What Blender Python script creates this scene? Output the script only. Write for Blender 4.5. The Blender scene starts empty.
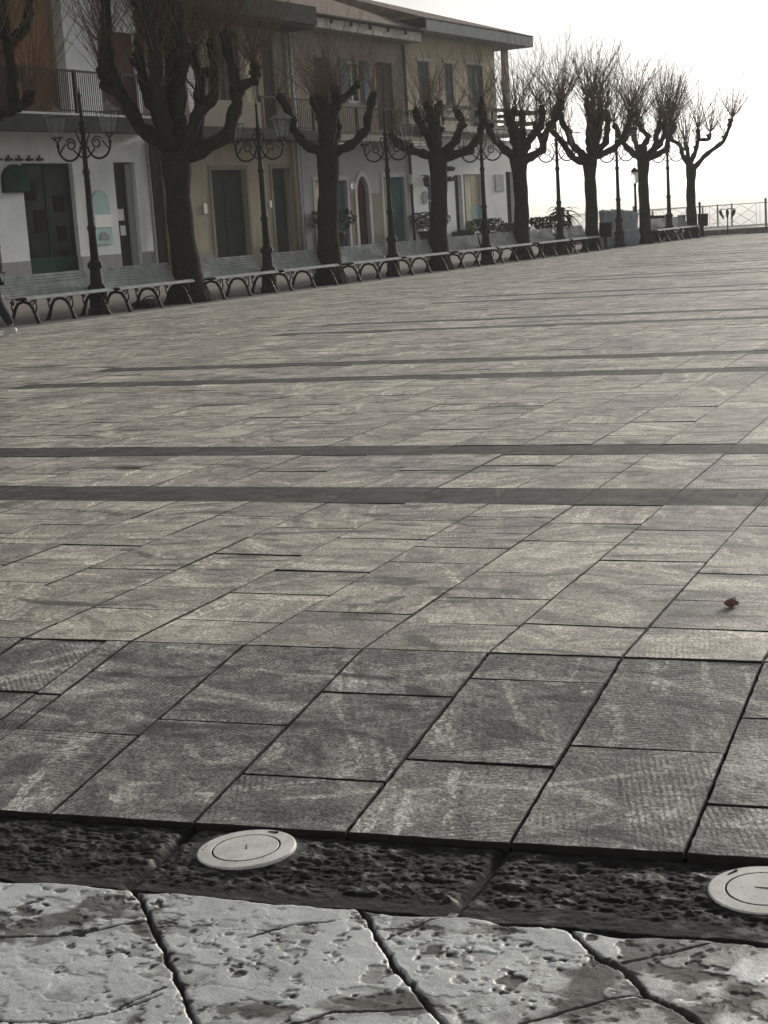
import bpy, math, random
import numpy as np
from mathutils import Vector, Matrix

scene = bpy.context.scene
rad = math.radians

# ------------------------------------------------------------------ camera
EYE = (0.0, 0.0, 1.35)
RIGHT = Vector((0.9243, 0.37643, -0.06293)); UPV = Vector((-0.0098, 0.18824, 0.98207)); FWD = Vector((-0.38153, 0.90712, -0.17768))
cd = bpy.data.cameras.new("camera"); cam = bpy.data.objects.new("camera", cd)
scene.collection.objects.link(cam)
cd.sensor_fit = 'VERTICAL'; cd.sensor_height = 36.0; cd.lens = 1610.7 * 36 / 1024
cd.clip_start = 0.05; cd.clip_end = 80000
rot = Matrix((RIGHT, UPV, -FWD)).transposed()
cam.matrix_world = Matrix.Translation(EYE) @ rot.to_4x4()
scene.camera = cam

# ------------------------------------------------------------------ light
SUN_EL, SUN_AZ = 14.0, 12.0          # azimuth clockwise from +Y
w = bpy.data.worlds.new("World"); scene.world = w; w.use_nodes = True
nt = w.node_tree; nt.nodes.clear()
sky = nt.nodes.new('ShaderNodeTexSky'); sky.sky_type = 'NISHITA'; sky.sun_disc = False
sky.sun_elevation = rad(SUN_EL); sky.sun_rotation = rad(SUN_AZ)
sky.air_density = 1.0; sky.dust_density = 1.5; sky.ozone_density = 1.0
hs = nt.nodes.new('ShaderNodeHueSaturation'); hs.inputs['Saturation'].default_value = 0.12
bg = nt.nodes.new('ShaderNodeBackground'); bg.inputs['Strength'].default_value = 0.06
ow = nt.nodes.new('ShaderNodeOutputWorld')
wm = nt.nodes.new('ShaderNodeMix'); wm.data_type = 'RGBA'; wm.blend_type = 'MULTIPLY'; wm.inputs[0].default_value = 1.0; wm.inputs[7].default_value = (1.0, 0.985, 0.95, 1)
nt.links.new(sky.outputs[0], hs.inputs['Color']); nt.links.new(hs.outputs[0], wm.inputs[6]); nt.links.new(wm.outputs[2], bg.inputs[0]); nt.links.new(bg.outputs[0], ow.inputs[0])
sl = bpy.data.lights.new("sun", 'SUN'); sl.energy = 2.3; sl.angle = rad(8); sl.color = (1.0, 0.94, 0.85)
so = bpy.data.objects.new("sun", sl); scene.collection.objects.link(so)
sd = Vector((math.sin(rad(SUN_AZ)) * math.cos(rad(SUN_EL)), math.cos(rad(SUN_AZ)) * math.cos(rad(SUN_EL)), math.sin(rad(SUN_EL))))
so.rotation_euler = sd.to_track_quat('Z', 'Y').to_euler()
HAZE = 0.0005
scene.view_settings.view_transform = 'Standard'; scene.view_settings.look = 'None'
scene.view_settings.gamma = 1.0; scene.view_settings.exposure = 0.80
scene.view_settings.use_curve_mapping = False

# ------------------------------------------------------------------ materials
class NG:
    """small node-graph helper"""
    def __init__(s, name, rough=0.7, spec=0.5, metal=0.0):
        s.m = bpy.data.materials.new(name); s.m.use_nodes = True
        s.t = s.m.node_tree; s.b = s.t.nodes['Principled BSDF']
        s.b.inputs['Roughness'].default_value = rough; s.b.inputs['Metallic'].default_value = metal
        s.b.inputs['Specular IOR Level'].default_value = spec
    def n(s, typ, **kw):
        x = s.t.nodes.new(typ)
        for k, v in kw.items(): setattr(x, k, v)
        return x
    def lk(s, a, b): s.t.links.new(a, b)
    def setin(s, node, key, v):
        if hasattr(v, 'is_output') or isinstance(v, bpy.types.NodeSocket): s.lk(v, node.inputs[key])
        else: node.inputs[key].default_value = v
    def coord(s, which='Object'): return s.n('ShaderNodeTexCoord').outputs[which]
    def attr(s, name, out='Fac'):
        a = s.n('ShaderNodeAttribute'); a.attribute_name = name; return a.outputs[out]
    def math(s, op, a, b=0.0, clamp=False):
        x = s.n('ShaderNodeMath', operation=op); x.use_clamp = clamp
        s.setin(x, 0, a); s.setin(x, 1, b); return x.outputs[0]
    def vmath(s, op, a, b):
        x = s.n('ShaderNodeVectorMath', operation=op); s.setin(x, 0, a); s.setin(x, 1, b); return x.outputs[0]
    def noise(s, vec, scale, detail=4, rough=0.55, dist=0.0):
        x = s.n('ShaderNodeTexNoise'); s.lk(vec, x.inputs['Vector'])
        x.inputs['Scale'].default_value = scale; x.inputs['Detail'].default_value = detail
        x.inputs['Roughness'].default_value = rough; x.inputs['Distortion'].default_value = dist
        return x.outputs['Fac']
    def rng(s, v, a, b, c=0.0, d=1.0):
        x = s.n('ShaderNodeMapRange'); s.lk(v, x.inputs[0])
        for i, q in enumerate((a, b, c, d)): x.inputs[i + 1].default_value = q
        return x.outputs[0]
    def mix(s, f, a, b, mode='MIX'):
        x = s.n('ShaderNodeMix', data_type='RGBA', blend_type=mode)
        s.setin(x, 0, f)
        for i, v in ((6, a), (7, b)):
            if isinstance(v, tuple): x.inputs[i].default_value = (*v, 1)
            else: s.lk(v, x.inputs[i])
        return x.outputs[2]
    def color(s, v):
        if isinstance(v, tuple): s.b.inputs['Base Color'].default_value = (*v, 1)
        else: s.lk(v, s.b.inputs['Base Color'])
    def bump(s, h, strength=0.5, dist=0.01):
        x = s.n('ShaderNodeBump'); x.inputs['Strength'].default_value = strength; x.inputs['Distance'].default_value = dist
        s.lk(h, x.inputs['Height']); s.lk(x.outputs[0], s.b.inputs['Normal'])

def simple(name, col, rough=0.7, var=0.25, scale=8.0, bump=0.15, spec=0.4, metal=0.0, dark=None, bscale=60):
    g = NG(name, rough, spec, metal); p = g.coord()
    n1 = g.noise(p, scale, 6, 0.65)
    dk = dark or tuple(c * (1 - var) for c in col); lt = tuple(min(1, c * (1 + var * 0.6)) for c in col)
    g.color(g.mix(g.rng(n1, 0.3, 0.7), dk, lt))
    if bump: g.bump(g.noise(p, bscale, 4, 0.6), bump, 0.01)
    return g.m

def plaster(name, col, stain=0.45, rough=0.95):
    g = NG(name, rough, 0.06); p = g.coord()
    n1 = g.noise(p, 0.9, 8, 0.7); n2 = g.noise(p, 7, 6, 0.65)
    st = g.n('ShaderNodeMapping'); g.lk(p, st.inputs[0]); st.inputs['Scale'].default_value = (3.0, 3.0, 0.35)
    n3 = g.noise(st.outputs[0], 1.6, 7, 0.7)
    c = g.mix(g.rng(n1, 0.35, 0.7), tuple(x * 0.82 for x in col), col)
    c = g.mix(g.math('MULTIPLY', g.rng(n3, 0.52, 0.75), stain), c, tuple(x * 0.45 for x in col))
    c = g.mix(g.math('MULTIPLY', g.rng(n2, 0.45, 0.8), 0.25), c, tuple(x * 0.6 for x in col))
    g.color(c); g.bump(g.noise(p, 45, 5, 0.6), 0.2, 0.01); return g.m

def stone_material(name, lo, hi, tooling=1.0, rough=0.58, bmp=0.7, spec=0.5, scuff=1.0):
    g = NG(name, rough, spec); p = g.coord(); r = g.attr('rnd'); tone = g.attr('tone')
    off = g.n('ShaderNodeCombineXYZ'); g.lk(g.math('MULTIPLY', r, 37.0), off.inputs[0]); g.lk(g.math('MULTIPLY', r, 91.0), off.inputs[1])
    pp = g.vmath('ADD', p, off.outputs[0])
    uv = g.coord('UV')
    big = g.noise(pp, 2.4, 5, 0.55, 0.5); mid = g.noise(pp, 9, 5, 0.6, 0.6); fine = g.noise(pp, 105, 4, 0.7); grit = g.noise(pp, 42, 5, 0.65)
    c = g.mix(g.rng(big, 0.38, 0.62), lo, hi)
    # dirt ground into the rough face, in clouds broken up by the grit
    md = g.math('ADD', mid, g.math('MULTIPLY', g.math('SUBTRACT', grit, 0.5), 0.7))
    c = g.mix(g.math('MULTIPLY', g.rng(md, 0.52, 0.62), 0.65*scuff), c, tuple(x * 0.42 for x in lo))
    # pale scuffs and dark wipes dragged along each slab
    sm = g.n('ShaderNodeMapping'); g.lk(uv, sm.inputs[0]); sm.inputs['Scale'].default_value = (1.6, 9.0, 1.0)
    smear = g.math('ADD', g.noise(sm.outputs[0], 1.2, 4, 0.5, 0.9), g.math('MULTIPLY', g.math('SUBTRACT', grit, 0.5), 0.35))
    c = g.mix(g.math('MULTIPLY', g.rng(smear, 0.575, 0.615), 0.8*scuff), c, tuple(min(1, x * 1.5) for x in hi))
    c = g.mix(g.math('MULTIPLY', g.rng(smear, 0.43, 0.37), 0.7*scuff), c, tuple(x * 0.42 for x in lo))
    # footfall dirt running across several slabs
    ground = g.math('ADD', g.noise(p, 0.75, 5, 0.55, 1.0), g.math('MULTIPLY', g.math('SUBTRACT', mid, 0.5), 0.35))
    c = g.mix(g.math('MULTIPLY', g.rng(ground, 0.50, 0.62), 0.5), c, tuple(x * 0.5 for x in lo))
    stk = g.n('ShaderNodeMapping'); g.lk(p, stk.inputs[0]); stk.inputs['Scale'].default_value = (1.0, 2.6, 1.0); stk.inputs['Rotation'].default_value = (0, 0, 0.30)
    streak = g.math('ADD', g.noise(stk.outputs[0], 1.7, 5, 0.5, 1.6), g.math('MULTIPLY', g.math('SUBTRACT', grit, 0.5), 0.30))
    c = g.mix(g.math('MULTIPLY', g.rng(streak, 0.588, 0.64), 0.85), c, tuple(x * 0.2 for x in lo))
    c = g.mix(g.math('MULTIPLY', g.rng(streak, 0.40, 0.36), 0.7*scuff), c, tuple(min(1, x * 1.4) for x in hi))
    # tooling grooves
    wv = g.n('ShaderNodeTexWave', wave_type='BANDS', bands_direction='X'); g.lk(uv, wv.inputs['Vector'])
    wv.inputs['Scale'].default_value = 19.0; wv.inputs['Distortion'].default_value = 3.2; wv.inputs['Detail'].default_value = 5.0; wv.inputs['Detail Scale'].default_value = 2.2; wv.inputs['Detail Roughness'].default_value = 0.7
    msk = g.math('MULTIPLY', g.rng(g.noise(pp, 3.2, 4, 0.6), 0.46, 0.56), tooling)
    brk = g.rng(g.noise(pp, 30, 3, 0.6), 0.36, 0.56)
    groove = g.math('MULTIPLY', g.math('MULTIPLY', g.rng(wv.outputs['Fac'], 0.35, 0.8), msk), brk)
    ridge = g.math('MULTIPLY', g.math('MULTIPLY', g.rng(wv.outputs['Fac'], 0.35, 0.0), msk), brk)
    c = g.mix(g.math('MULTIPLY', groove, 0.75), c, tuple(x * 0.3 for x in lo))
    c = g.mix(g.math('MULTIPLY', ridge, 0.35), c, tuple(min(1, x * 1.25) for x in hi))
    c = g.mix(1.0, c, g.mix(g.rng(fine, 0.36, 0.64), (0.35, 0.35, 0.35), (1.4, 1.4, 1.4)), 'MULTIPLY')
    c = g.mix(1.0, c, g.mix(g.rng(grit, 0.36, 0.62), (0.6, 0.6, 0.6), (1.2, 1.2, 1.2)), 'MULTIPLY')
    tn = g.n('ShaderNodeCombineXYZ')
    for i in range(3): g.lk(tone, tn.inputs[i])
    c = g.mix(1.0, c, tn.outputs[0], 'MULTIPLY')
    g.color(c)
    h = g.math('ADD', g.math('MULTIPLY', fine, 0.5), g.math('ADD', g.math('MULTIPLY', mid, 0.6), g.math('MULTIPLY', grit, 0.6)))
    h = g.math('SUBTRACT', h, g.math('MULTIPLY', groove, 0.12))
    g.bump(h, bmp, 0.006)
    g.lk(g.rng(mid, 0.3, 0.75, rough - 0.12, rough + 0.15), g.b.inputs['Roughness'])
    return g.m

M = {}
M['slab'] = stone_material('pale_paving_stone', (0.325, 0.328, 0.303), (0.56, 0.56, 0.515), 0.8)
M['slabwarm'] = stone_material('warm_paving_stone', (0.435, 0.405, 0.35), (0.63, 0.59, 0.51), 0.5, 0.56, 0.6, 0.5, 0.85)
M['band'] = stone_material('dark_band_stone', (0.05, 0.052, 0.047), (0.085, 0.086, 0.078), 0.0, 0.8, 0.4, 0.25)
M['joint'] = simple('joint_dirt', (0.03, 0.028, 0.025), 0.95, 0.4, 20, 0.3)
M['jointpale'] = simple('filled_joint', (0.17, 0.16, 0.14), 0.95, 0.4, 6, 0.2)
M['bark'] = simple('bark', (0.036, 0.032, 0.027), 0.95, 0.5, 14, 0.9, 0.05, bscale=30)
M['twig'] = simple('twig_bark', (0.15, 0.112, 0.08), 0.95, 0.3, 10, 0, 0.05)
M['iron'] = simple('cast_iron', (0.022, 0.024, 0.023), 0.7, 0.4, 30, 0.25, 0.25)
M['slat'] = simple('painted_slat', (0.33, 0.355, 0.36), 0.85, 0.35, 5, 0.2, 0.15)
M['white'] = plaster('white_plaster', (0.77, 0.80, 0.81), 0.3)
M['dado'] = plaster('grey_dado', (0.33, 0.34, 0.34), 0.4)
M['orange'] = plaster('orange_plaster', (0.25, 0.145, 0.078), 0.35)
M['brown'] = plaster('brown_paint', (0.12, 0.06, 0.045), 0.3)
M['ochre'] = plaster('ochre_plaster', (0.40, 0.355, 0.27), 0.7)
M['beige'] = plaster('beige_plaster', (0.27, 0.24, 0.20), 0.6)
M['cream'] = plaster('cream_plaster', (0.48, 0.42, 0.32), 0.4)
M['bluegrey'] = plaster('bluish_plaster', (0.42, 0.43, 0.45), 0.5)
M['greywall'] = plaster('grey_plaster', (0.30, 0.29, 0.27), 0.5)
M['trim'] = plaster('pale_trim', (0.55, 0.56, 0.56), 0.4)
M['doordark'] = simple('dark_grey_door', (0.04, 0.048, 0.048), 0.9, 0.25, 3, 0.1, 0.05)
M['shutter'] = simple('brown_shutter', (0.06, 0.05, 0.042), 0.9, 0.3, 4, 0.1, 0.05)
M['blueshut'] = simple('blue_grey_shutter', (0.11, 0.14, 0.165), 0.9, 0.25, 4, 0.1, 0.06)
M['teal'] = simple('teal_paint', (0.04, 0.12, 0.135), 0.85, 0.25, 4, 0.1, 0.06)
M['paleteal'] = simple('pale_teal_print', (0.20, 0.38, 0.38), 0.5, 0.15, 5, 0)
M['green'] = simple('dark_green_paint', (0.012, 0.045, 0.032), 0.85, 0.3, 4, 0.1, 0.06)
M['redwood'] = simple('red_brown_wood', (0.07, 0.027, 0.02), 0.85, 0.35, 5, 0.2, 0.08)
M['fascia'] = simple('white_fascia', (0.48, 0.47, 0.44), 0.9, 0.45, 2.5, 0.1, 0.06)
M['greyfascia'] = simple('blue_grey_fascia', (0.23, 0.25, 0.26), 0.9, 0.15, 3, 0.1, 0.06)
M['darkfascia'] = simple('dark_fascia', (0.035, 0.04, 0.038), 0.92, 0.3, 4, 0.1, 0.04)
M['concrete'] = simple('concrete', (0.30, 0.29, 0.27), 0.85, 0.3, 4, 0.3)
M['rail'] = simple('brown_rail', (0.03, 0.027, 0.024), 0.85, 0.3, 6, 0.1, 0.1)
M['whiterail'] = simple('white_rail_paint', (0.8, 0.8, 0.78), 0.5, 0.2, 6, 0.1)
M['paper'] = simple('white_paper', (0.75, 0.76, 0.76), 0.7, 0.06, 6, 0)
def cap_mat():
    g = NG('worn_white_paint', 0.5, 0.5); p = g.coord()
    c = g.mix(g.rng(g.noise(p, 14, 6, 0.65), 0.38, 0.66), (0.58, 0.57, 0.53), (0.80, 0.80, 0.77))
    c = g.mix(g.math('MULTIPLY', g.rng(g.noise(p, 60, 5, 0.7), 0.58, 0.68), 0.7), c, (0.30, 0.29, 0.26))
    c = g.mix(g.math('MULTIPLY', g.rng(g.noise(p, 150, 3, 0.6), 0.62, 0.7), 0.6), c, (0.2, 0.19, 0.17))
    g.color(c); g.bump(g.noise(p, 120, 4, 0.6), 0.25, 0.003); return g.m
M['cap'] = cap_mat()
M['terra'] = simple('terracotta', (0.10, 0.055, 0.04), 0.8, 0.3, 8, 0.3)
M['leaf'] = simple('dark_leaf', (0.028, 0.045, 0.022), 0.85, 0.4, 12, 0, 0.1)
M['tarp'] = simple('grey_blue_tarp', (0.33, 0.37, 0.43), 0.55, 0.2, 3, 0.4, bscale=5)
M['bin'] = simple('black_bin', (0.016, 0.016, 0.017), 0.85, 0.3, 8, 0.1, 0.08)
M['black'] = simple('black_board', (0.006, 0.007, 0.007), 0.9, 0.3, 8, 0, 0.03)
M['cloth'] = simple('dark_cloth', (0.012, 0.014, 0.018), 0.9, 0.4, 20, 0.4)
M['denim'] = simple('navy_trousers', (0.015, 0.025, 0.035), 0.9, 0.4, 20, 0.4)
M['skin'] = simple('skin', (0.42, 0.26, 0.19), 0.55, 0.1, 10, 0)
M['hair'] = simple('dark_hair', (0.015, 0.012, 0.01), 0.6, 0.3, 60, 0.5)
M['shoe'] = simple('white_shoe', (0.6, 0.6, 0.58), 0.5, 0.2, 10, 0.1)
M['litter'] = simple('crumpled_wrapper', (0.30, 0.14, 0.105), 0.6, 0.6, 60, 0.2, dark=(0.09, 0.035, 0.028))
M['litterwhite'] = simple('wrapper_white', (0.6, 0.57, 0.52), 0.5, 0.2, 40, 0.1)

def glass_mat(name, col, rough=0.08):
    g = NG(name, rough, 0.05); p = g.coord()
    n1 = g.noise(p, 0.8, 5, 0.6)
    g.color(g.mix(g.rng(n1, 0.35, 0.7), tuple(c * 0.5 for c in col), tuple(c * 1.6 for c in col)))
    g.bump(g.noise(p, 1.5, 2), 0.05, 0.02); return g.m
M['glass'] = glass_mat('dark_window_glass', (0.015, 0.024, 0.021))
M['paleglass'] = glass_mat('pale_glass', (0.50, 0.47, 0.30), 0.2)
M['creampanel'] = simple('cream_panel', (0.42, 0.36, 0.22), 0.5, 0.15, 3, 0.05)
def lantern_glass():
    g = NG('lantern_glass', 0.1, 0.5); g.color((0.8, 0.85, 0.85)); g.b.inputs['Alpha'].default_value = 0.07; return g.m
M['lglass'] = lantern_glass()
def lantern_cap():
    g = NG('lantern_cap', 0.12, 0.8); g.color((0.5, 0.57, 0.57)); g.b.inputs['Alpha'].default_value = 0.13; return g.m
M['lcap'] = lantern_cap()
M['milk'] = simple('milk_glass', (0.85, 0.86, 0.84), 0.2, 0.05, 6, 0)
M['milk'].node_tree.nodes['Principled BSDF'].inputs['Transmission Weight'].default_value = 0.7
M['milk'].node_tree.nodes['Principled BSDF'].inputs['Roughness'].default_value = 0.6

def tiles():
    g = NG('roof_tiles', 0.85, 0.3); p = g.coord()
    wv = g.n('ShaderNodeTexWave', wave_type='BANDS', bands_direction='X'); g.lk(p, wv.inputs['Vector']); wv.inputs['Scale'].default_value = 1.6
    n1 = g.noise(p, 2.5, 6, 0.7)
    c = g.mix(g.rng(n1, 0.3, 0.7), (0.10, 0.075, 0.055), (0.23, 0.17, 0.13))
    g.color(g.mix(g.math('MULTIPLY', g.rng(wv.outputs['Fac'], 0.35, 0.0), 0.6), c, (0.04, 0.03, 0.025)))
    g.bump(wv.outputs['Fac'], 0.8, 0.06); return g.m
M['tiles'] = tiles()
def louvre(name, col):
    g = NG(name, 0.6, 0.4); p = g.coord()
    wv = g.n('ShaderNodeTexWave', wave_type='BANDS', bands_direction='Z'); g.lk(p, wv.inputs['Vector']); wv.inputs['Scale'].default_value = 4.5
    g.color(g.mix(g.rng(wv.outputs['Fac'], 0.0, 0.4), tuple(c * 0.35 for c in col), col)); g.bump(wv.outputs['Fac'], 0.6, 0.02); return g.m
M['louvre'] = louvre('white_louvre', (0.5, 0.51, 0.5))

def sea_mat():
    g = NG('sea_water', 0.28, 0.5); p = g.coord()
    mp = g.n('ShaderNodeMapping'); g.lk(p, mp.inputs[0]); mp.inputs['Scale'].default_value = (0.05, 0.12, 1)
    g.color((0.16, 0.20, 0.21)); g.bump(g.noise(mp.outputs[0], 3.0, 8, 0.7), 0.5, 1.0); return g.m
M['sea'] = sea_mat()
M['earth'] = simple('ground_earth', (0.20, 0.18, 0.15), 0.9, 0.3, 0.6, 0.3)
M['asphalt'] = simple('worn_road', (0.17, 0.155, 0.135), 0.9, 0.3, 1.2, 0.3)
M['terrace'] = simple('terrace_paving', (0.15, 0.142, 0.128), 0.85, 0.35, 1.6, 0.4)
M['kerbpale'] = simple('pale_kerb', (0.40, 0.385, 0.355), 0.8, 0.35, 3, 0.4)

def worn_mat(name, clean, dirt, rough, hi=1.0, bumpd=0.004, fs=190, bs=0.8):
    g = NG(name, rough, 0.5); p = g.coord(); d = g.attr('dirt')
    fine = g.noise(p, fs, 5, 0.7); mid = g.noise(p, 26, 7, 0.72)
    dd = g.math('ADD', d, g.math('MULTIPLY', g.math('SUBTRACT', mid, 0.5), 0.55))
    c = g.mix(g.rng(dd, 0.28, 0.62), clean, dirt)
    c = g.mix(g.math('MULTIPLY', g.rng(g.noise(p, 5, 7, 0.7), 0.42, 0.72), 0.5), c, tuple(x * 0.6 for x in clean))
    c = g.mix(1.0, c, g.mix(g.rng(fine, 0.3, 0.7), (0.72, 0.72, 0.72), (1.12, 1.12, 1.12)), 'MULTIPLY')
    g.color(c); g.bump(g.math('ADD', fine, g.math('MULTIPLY', mid, 1.4)), bs, bumpd)
    g.lk(g.rng(dd, 0.2, 0.7, rough - 0.12, rough + 0.3), g.b.inputs['Roughness']); return g.m
M['marble'] = worn_mat('worn_white_stone', (0.66, 0.685, 0.68), (0.075, 0.072, 0.062), 0.5, bs=0.45)
M['basalt'] = worn_mat('hewn_dark_stone', (0.021, 0.022, 0.021), (0.008, 0.008, 0.008), 0.7, fs=120)

# ------------------------------------------------------------------ mesh helpers
COL = scene.collection
class MB:
    def __init__(s): s.v = []; s.f = []
    def add(s, vs, fs):
        o = len(s.v); s.v += [tuple(v) for v in vs]; s.f += [tuple(i + o for i in f) for f in fs]; return s
    def box(s, x0, x1, y0, y1, z0, z1):
        v = [(x0,y0,z0),(x1,y0,z0),(x1,y1,z0),(x0,y1,z0),(x0,y0,z1),(x1,y0,z1),(x1,y1,z1),(x0,y1,z1)]
        return s.add(v, [(0,3,2,1),(4,5,6,7),(0,1,5,4),(1,2,6,5),(2,3,7,6),(3,0,4,7)])
    def quad(s, *p): return s.add(p, [tuple(range(len(p)))])
    def tube(s, pts, rs, n=8, cap=True):
        pts = [Vector(p) for p in pts]; k = len(pts)
        if not hasattr(rs, '__len__'): rs = [rs] * k
        vs = []; up = None
        for i in range(k):
            t = (pts[min(i+1,k-1)] - pts[max(i-1,0)])
            if t.length < 1e-9: t = Vector((0,0,1))
            t.normalize()
            if up is None:
                a = Vector((1,0,0)) if abs(t.x) < 0.8 else Vector((0,1,0)); up = (a - t*a.dot(t)).normalized()
            else:
                up = up - t*up.dot(t)
                up = up.normalized() if up.length > 1e-6 else t.orthogonal().normalized()
            b = t.cross(up)
            for j in range(n):
                an = 2*math.pi*j/n; vs.append(pts[i] + (up*math.cos(an) + b*math.sin(an))*rs[i])
        fs = [(i*n+j, i*n+(j+1)%n, (i+1)*n+(j+1)%n, (i+1)*n+j) for i in range(k-1) for j in range(n)]
        if cap: fs += [tuple(range(n-1,-1,-1)), tuple((k-1)*n+j for j in range(n))]
        return s.add(vs, fs)
    def lathe(s, prof, n=16, c=(0,0,0)):
        k = len(prof); vs = [(c[0]+max(r,1e-4)*math.cos(2*math.pi*j/n), c[1]+max(r,1e-4)*math.sin(2*math.pi*j/n), c[2]+z) for r, z in prof for j in range(n)]
        fs = [(i*n+j, i*n+(j+1)%n, (i+1)*n+(j+1)%n, (i+1)*n+j) for i in range(k-1) for j in range(n)]
        return s.add(vs, fs+[tuple(range(n-1,-1,-1)), tuple((k-1)*n+j for j in range(n))])
    def prism(s, poly, axis, a, b):
        """poly of 2-D points extruded along axis from a to b"""
        def mk(p, d):
            return {'x': (d,p[0],p[1]), 'y': (p[0],d,p[1]), 'z': (p[0],p[1],d)}[axis]
        n = len(poly); vs = [mk(p,a) for p in poly] + [mk(p,b) for p in poly]
        fs = [tuple(range(n-1,-1,-1)), tuple(range(n,2*n))] + [(i,(i+1)%n,n+(i+1)%n,n+i) for i in range(n)]
        return s.add(vs, fs)
    def build(s, name, mat, parent=None, smooth=False, bevel=0.0):
        me = bpy.data.meshes.new(name); me.from_pydata(s.v, [], s.f); me.update()
        import bmesh
        bm = bmesh.new(); bm.from_mesh(me); bmesh.ops.recalc_face_normals(bm, faces=bm.faces); bm.to_mesh(me); bm.free()
        o = bpy.data.objects.new(name, me); COL.objects.link(o)
        me.materials.append(mat)
        if smooth:
            me.polygons.foreach_set('use_smooth', [True]*len(me.polygons))
        if bevel:
            md = o.modifiers.new('bevel', 'BEVEL'); md.width = bevel; md.segments = 2; md.limit_method = 'ANGLE'; md.angle_limit = rad(40)
        if parent: o.parent = parent
        return o

def tag(o, label, cat, group=None):
    o['label'] = label; o['category'] = cat
    if group: o['group'] = group
    return o
def structure(o, kind='structure'): o['kind'] = kind; return o
def thing(name, label, cat, loc=(0,0,0), rz=0.0, group=None):
    o = bpy.data.objects.new(name, None); COL.objects.link(o); o.empty_display_size = 0.2
    o.location = loc; o.rotation_euler = (0,0,rz); return tag(o, label, cat, group)
def kids(o): return [c for c in bpy.data.objects if c.parent == o]
def dup(o, parent=None):
    ch = kids(o); c = o.copy(); COL.objects.link(c)
    if parent: c.parent = parent
    for k in ch: dup(k, c)
    return c

# numpy noise --------------------------------------------------------
def _hash(ix, iy, seed):
    h = (ix.astype(np.int64)*374761393 + iy.astype(np.int64)*668265263 + seed*1442695041) & 0xFFFFFFFF
    h = ((h ^ (h >> 13))*1274126177) & 0xFFFFFFFF
    return ((h ^ (h >> 16)) & 0xFFFF)/65535.0
def vnoise(x, y, seed=0):
    ix = np.floor(x); iy = np.floor(y); fx = x-ix; fy = y-iy
    fx = fx*fx*fx*(fx*(fx*6-15)+10); fy = fy*fy*fy*(fy*(fy*6-15)+10)
    a = _hash(ix,iy,seed); b = _hash(ix+1,iy,seed); c = _hash(ix,iy+1,seed); d = _hash(ix+1,iy+1,seed)
    return (a*(1-fx)+b*fx)*(1-fy) + (c*(1-fx)+d*fx)*fy
def fbm(x, y, oct=4, seed=0, gain=0.5):
    s = 0; a = 1; t = 0
    for i in range(oct):
        s = s + a*vnoise(x*2**i, y*2**i, seed+i*17); t += a; a *= gain
    return s/t
def seg_dist(X, Y, pts):
    D = np.full(X.shape, 1e9)
    for (ax,ay),(bx,by) in zip(pts[:-1], pts[1:]):
        vx, vy = bx-ax, by-ay; t = np.clip(((X-ax)*vx+(Y-ay)*vy)/(vx*vx+vy*vy), 0, 1)
        D = np.minimum(D, np.hypot(X-ax-t*vx, Y-ay-t*vy))
    return D
def grid_mesh(name, xs, ys, Z, mat, attrs):
    nx, ny = len(xs), len(ys); X, Y = np.meshgrid(xs, ys)
    co = np.stack([X,Y,Z],-1).reshape(-1,3)
    i = np.arange(ny-1)[:,None]*nx + np.arange(nx-1)[None,:]
    F = np.stack([i,i+1,i+nx+1,i+nx],-1).reshape(-1,4)
    me = bpy.data.meshes.new(name)
    me.vertices.add(len(co)); me.vertices.foreach_set('co', co.ravel())
    me.loops.add(F.size); me.loops.foreach_set('vertex_index', F.ravel().astype(np.int32))
    me.polygons.add(len(F)); me.polygons.foreach_set('loop_start', np.arange(0,F.size,4,dtype=np.int32)); me.polygons.foreach_set('loop_total', np.full(len(F),4,dtype=np.int32))
    me.update(); me.validate()
    me.polygons.foreach_set('use_smooth', np.ones(len(F),dtype=bool))
    for k, v in attrs.items():
        a = me.attributes.new(k, 'FLOAT', 'POINT'); a.data.foreach_set('value', v.ravel().astype(np.float32))
    me.materials.append(mat)
    o = bpy.data.objects.new(name, me); COL.objects.link(o); return o

# ------------------------------------------------------------------ layout frame of the tree row and the street front
U = Vector((0.1053, 0.9944, 0)); N = Vector((-0.9944, 0.1053, 0)); ROW = Vector((-14.152, 43.184, 0))
RZ = math.atan2(U.y, U.x)                     # local x along the row, local y away from the square
def rowpt(s, t, z=0.0): p = ROW + U*s + N*t; return (p.x, p.y, z)
FT = 9.6987                                   # distance of the house fronts behind the row

# ------------------------------------------------------------------ ground, sea
def sheet(name, pts, z, mat): return structure(MB().quad(*[(x,y,z) for x,y in pts]).build(name, mat))
RA = Vector((-16.94, 60.14, 0)); RD = Vector((0.926, 0.377, 0))      # sea railing: corner and direction
rb = RA + RD*70
far = ROW + U*36
sheet('ground', [(-150,4.4),(90,4.4),(rb.x+20,rb.y),(rb.x,rb.y+0.35),(RA.x,RA.y+0.35),(-17.6,84),(-150,84)], -0.05, M['earth'])
sheet('lower_street', [(-150,-120),(90,-120),(90,4.6),(-150,4.6)], -0.23, M['asphalt'])
structure(MB().quad((-8900,-8900,-13),(8900,-8900,-13),(8900,8900,-13),(-8900,8900,-13)).build('sea', M['sea']))
g = MB()
def strip(mb, s0, s1, t0, t1, z): mb.quad(rowpt(s0,t0,z), rowpt(s1,t0,z), rowpt(s1,t1,z), rowpt(s0,t1,z))
m_ = MB(); strip(m_, -60, 22, -1.12, 1.7, 0.016); structure(m_.build('bench_terrace', M['terrace']))
m_ = MB(); strip(m_, -60, 40, 1.7, 8.3, 0.006); structure(m_.build('road', M['asphalt']))
random.seed(5)
m_ = MB(); s = -60.0
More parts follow.
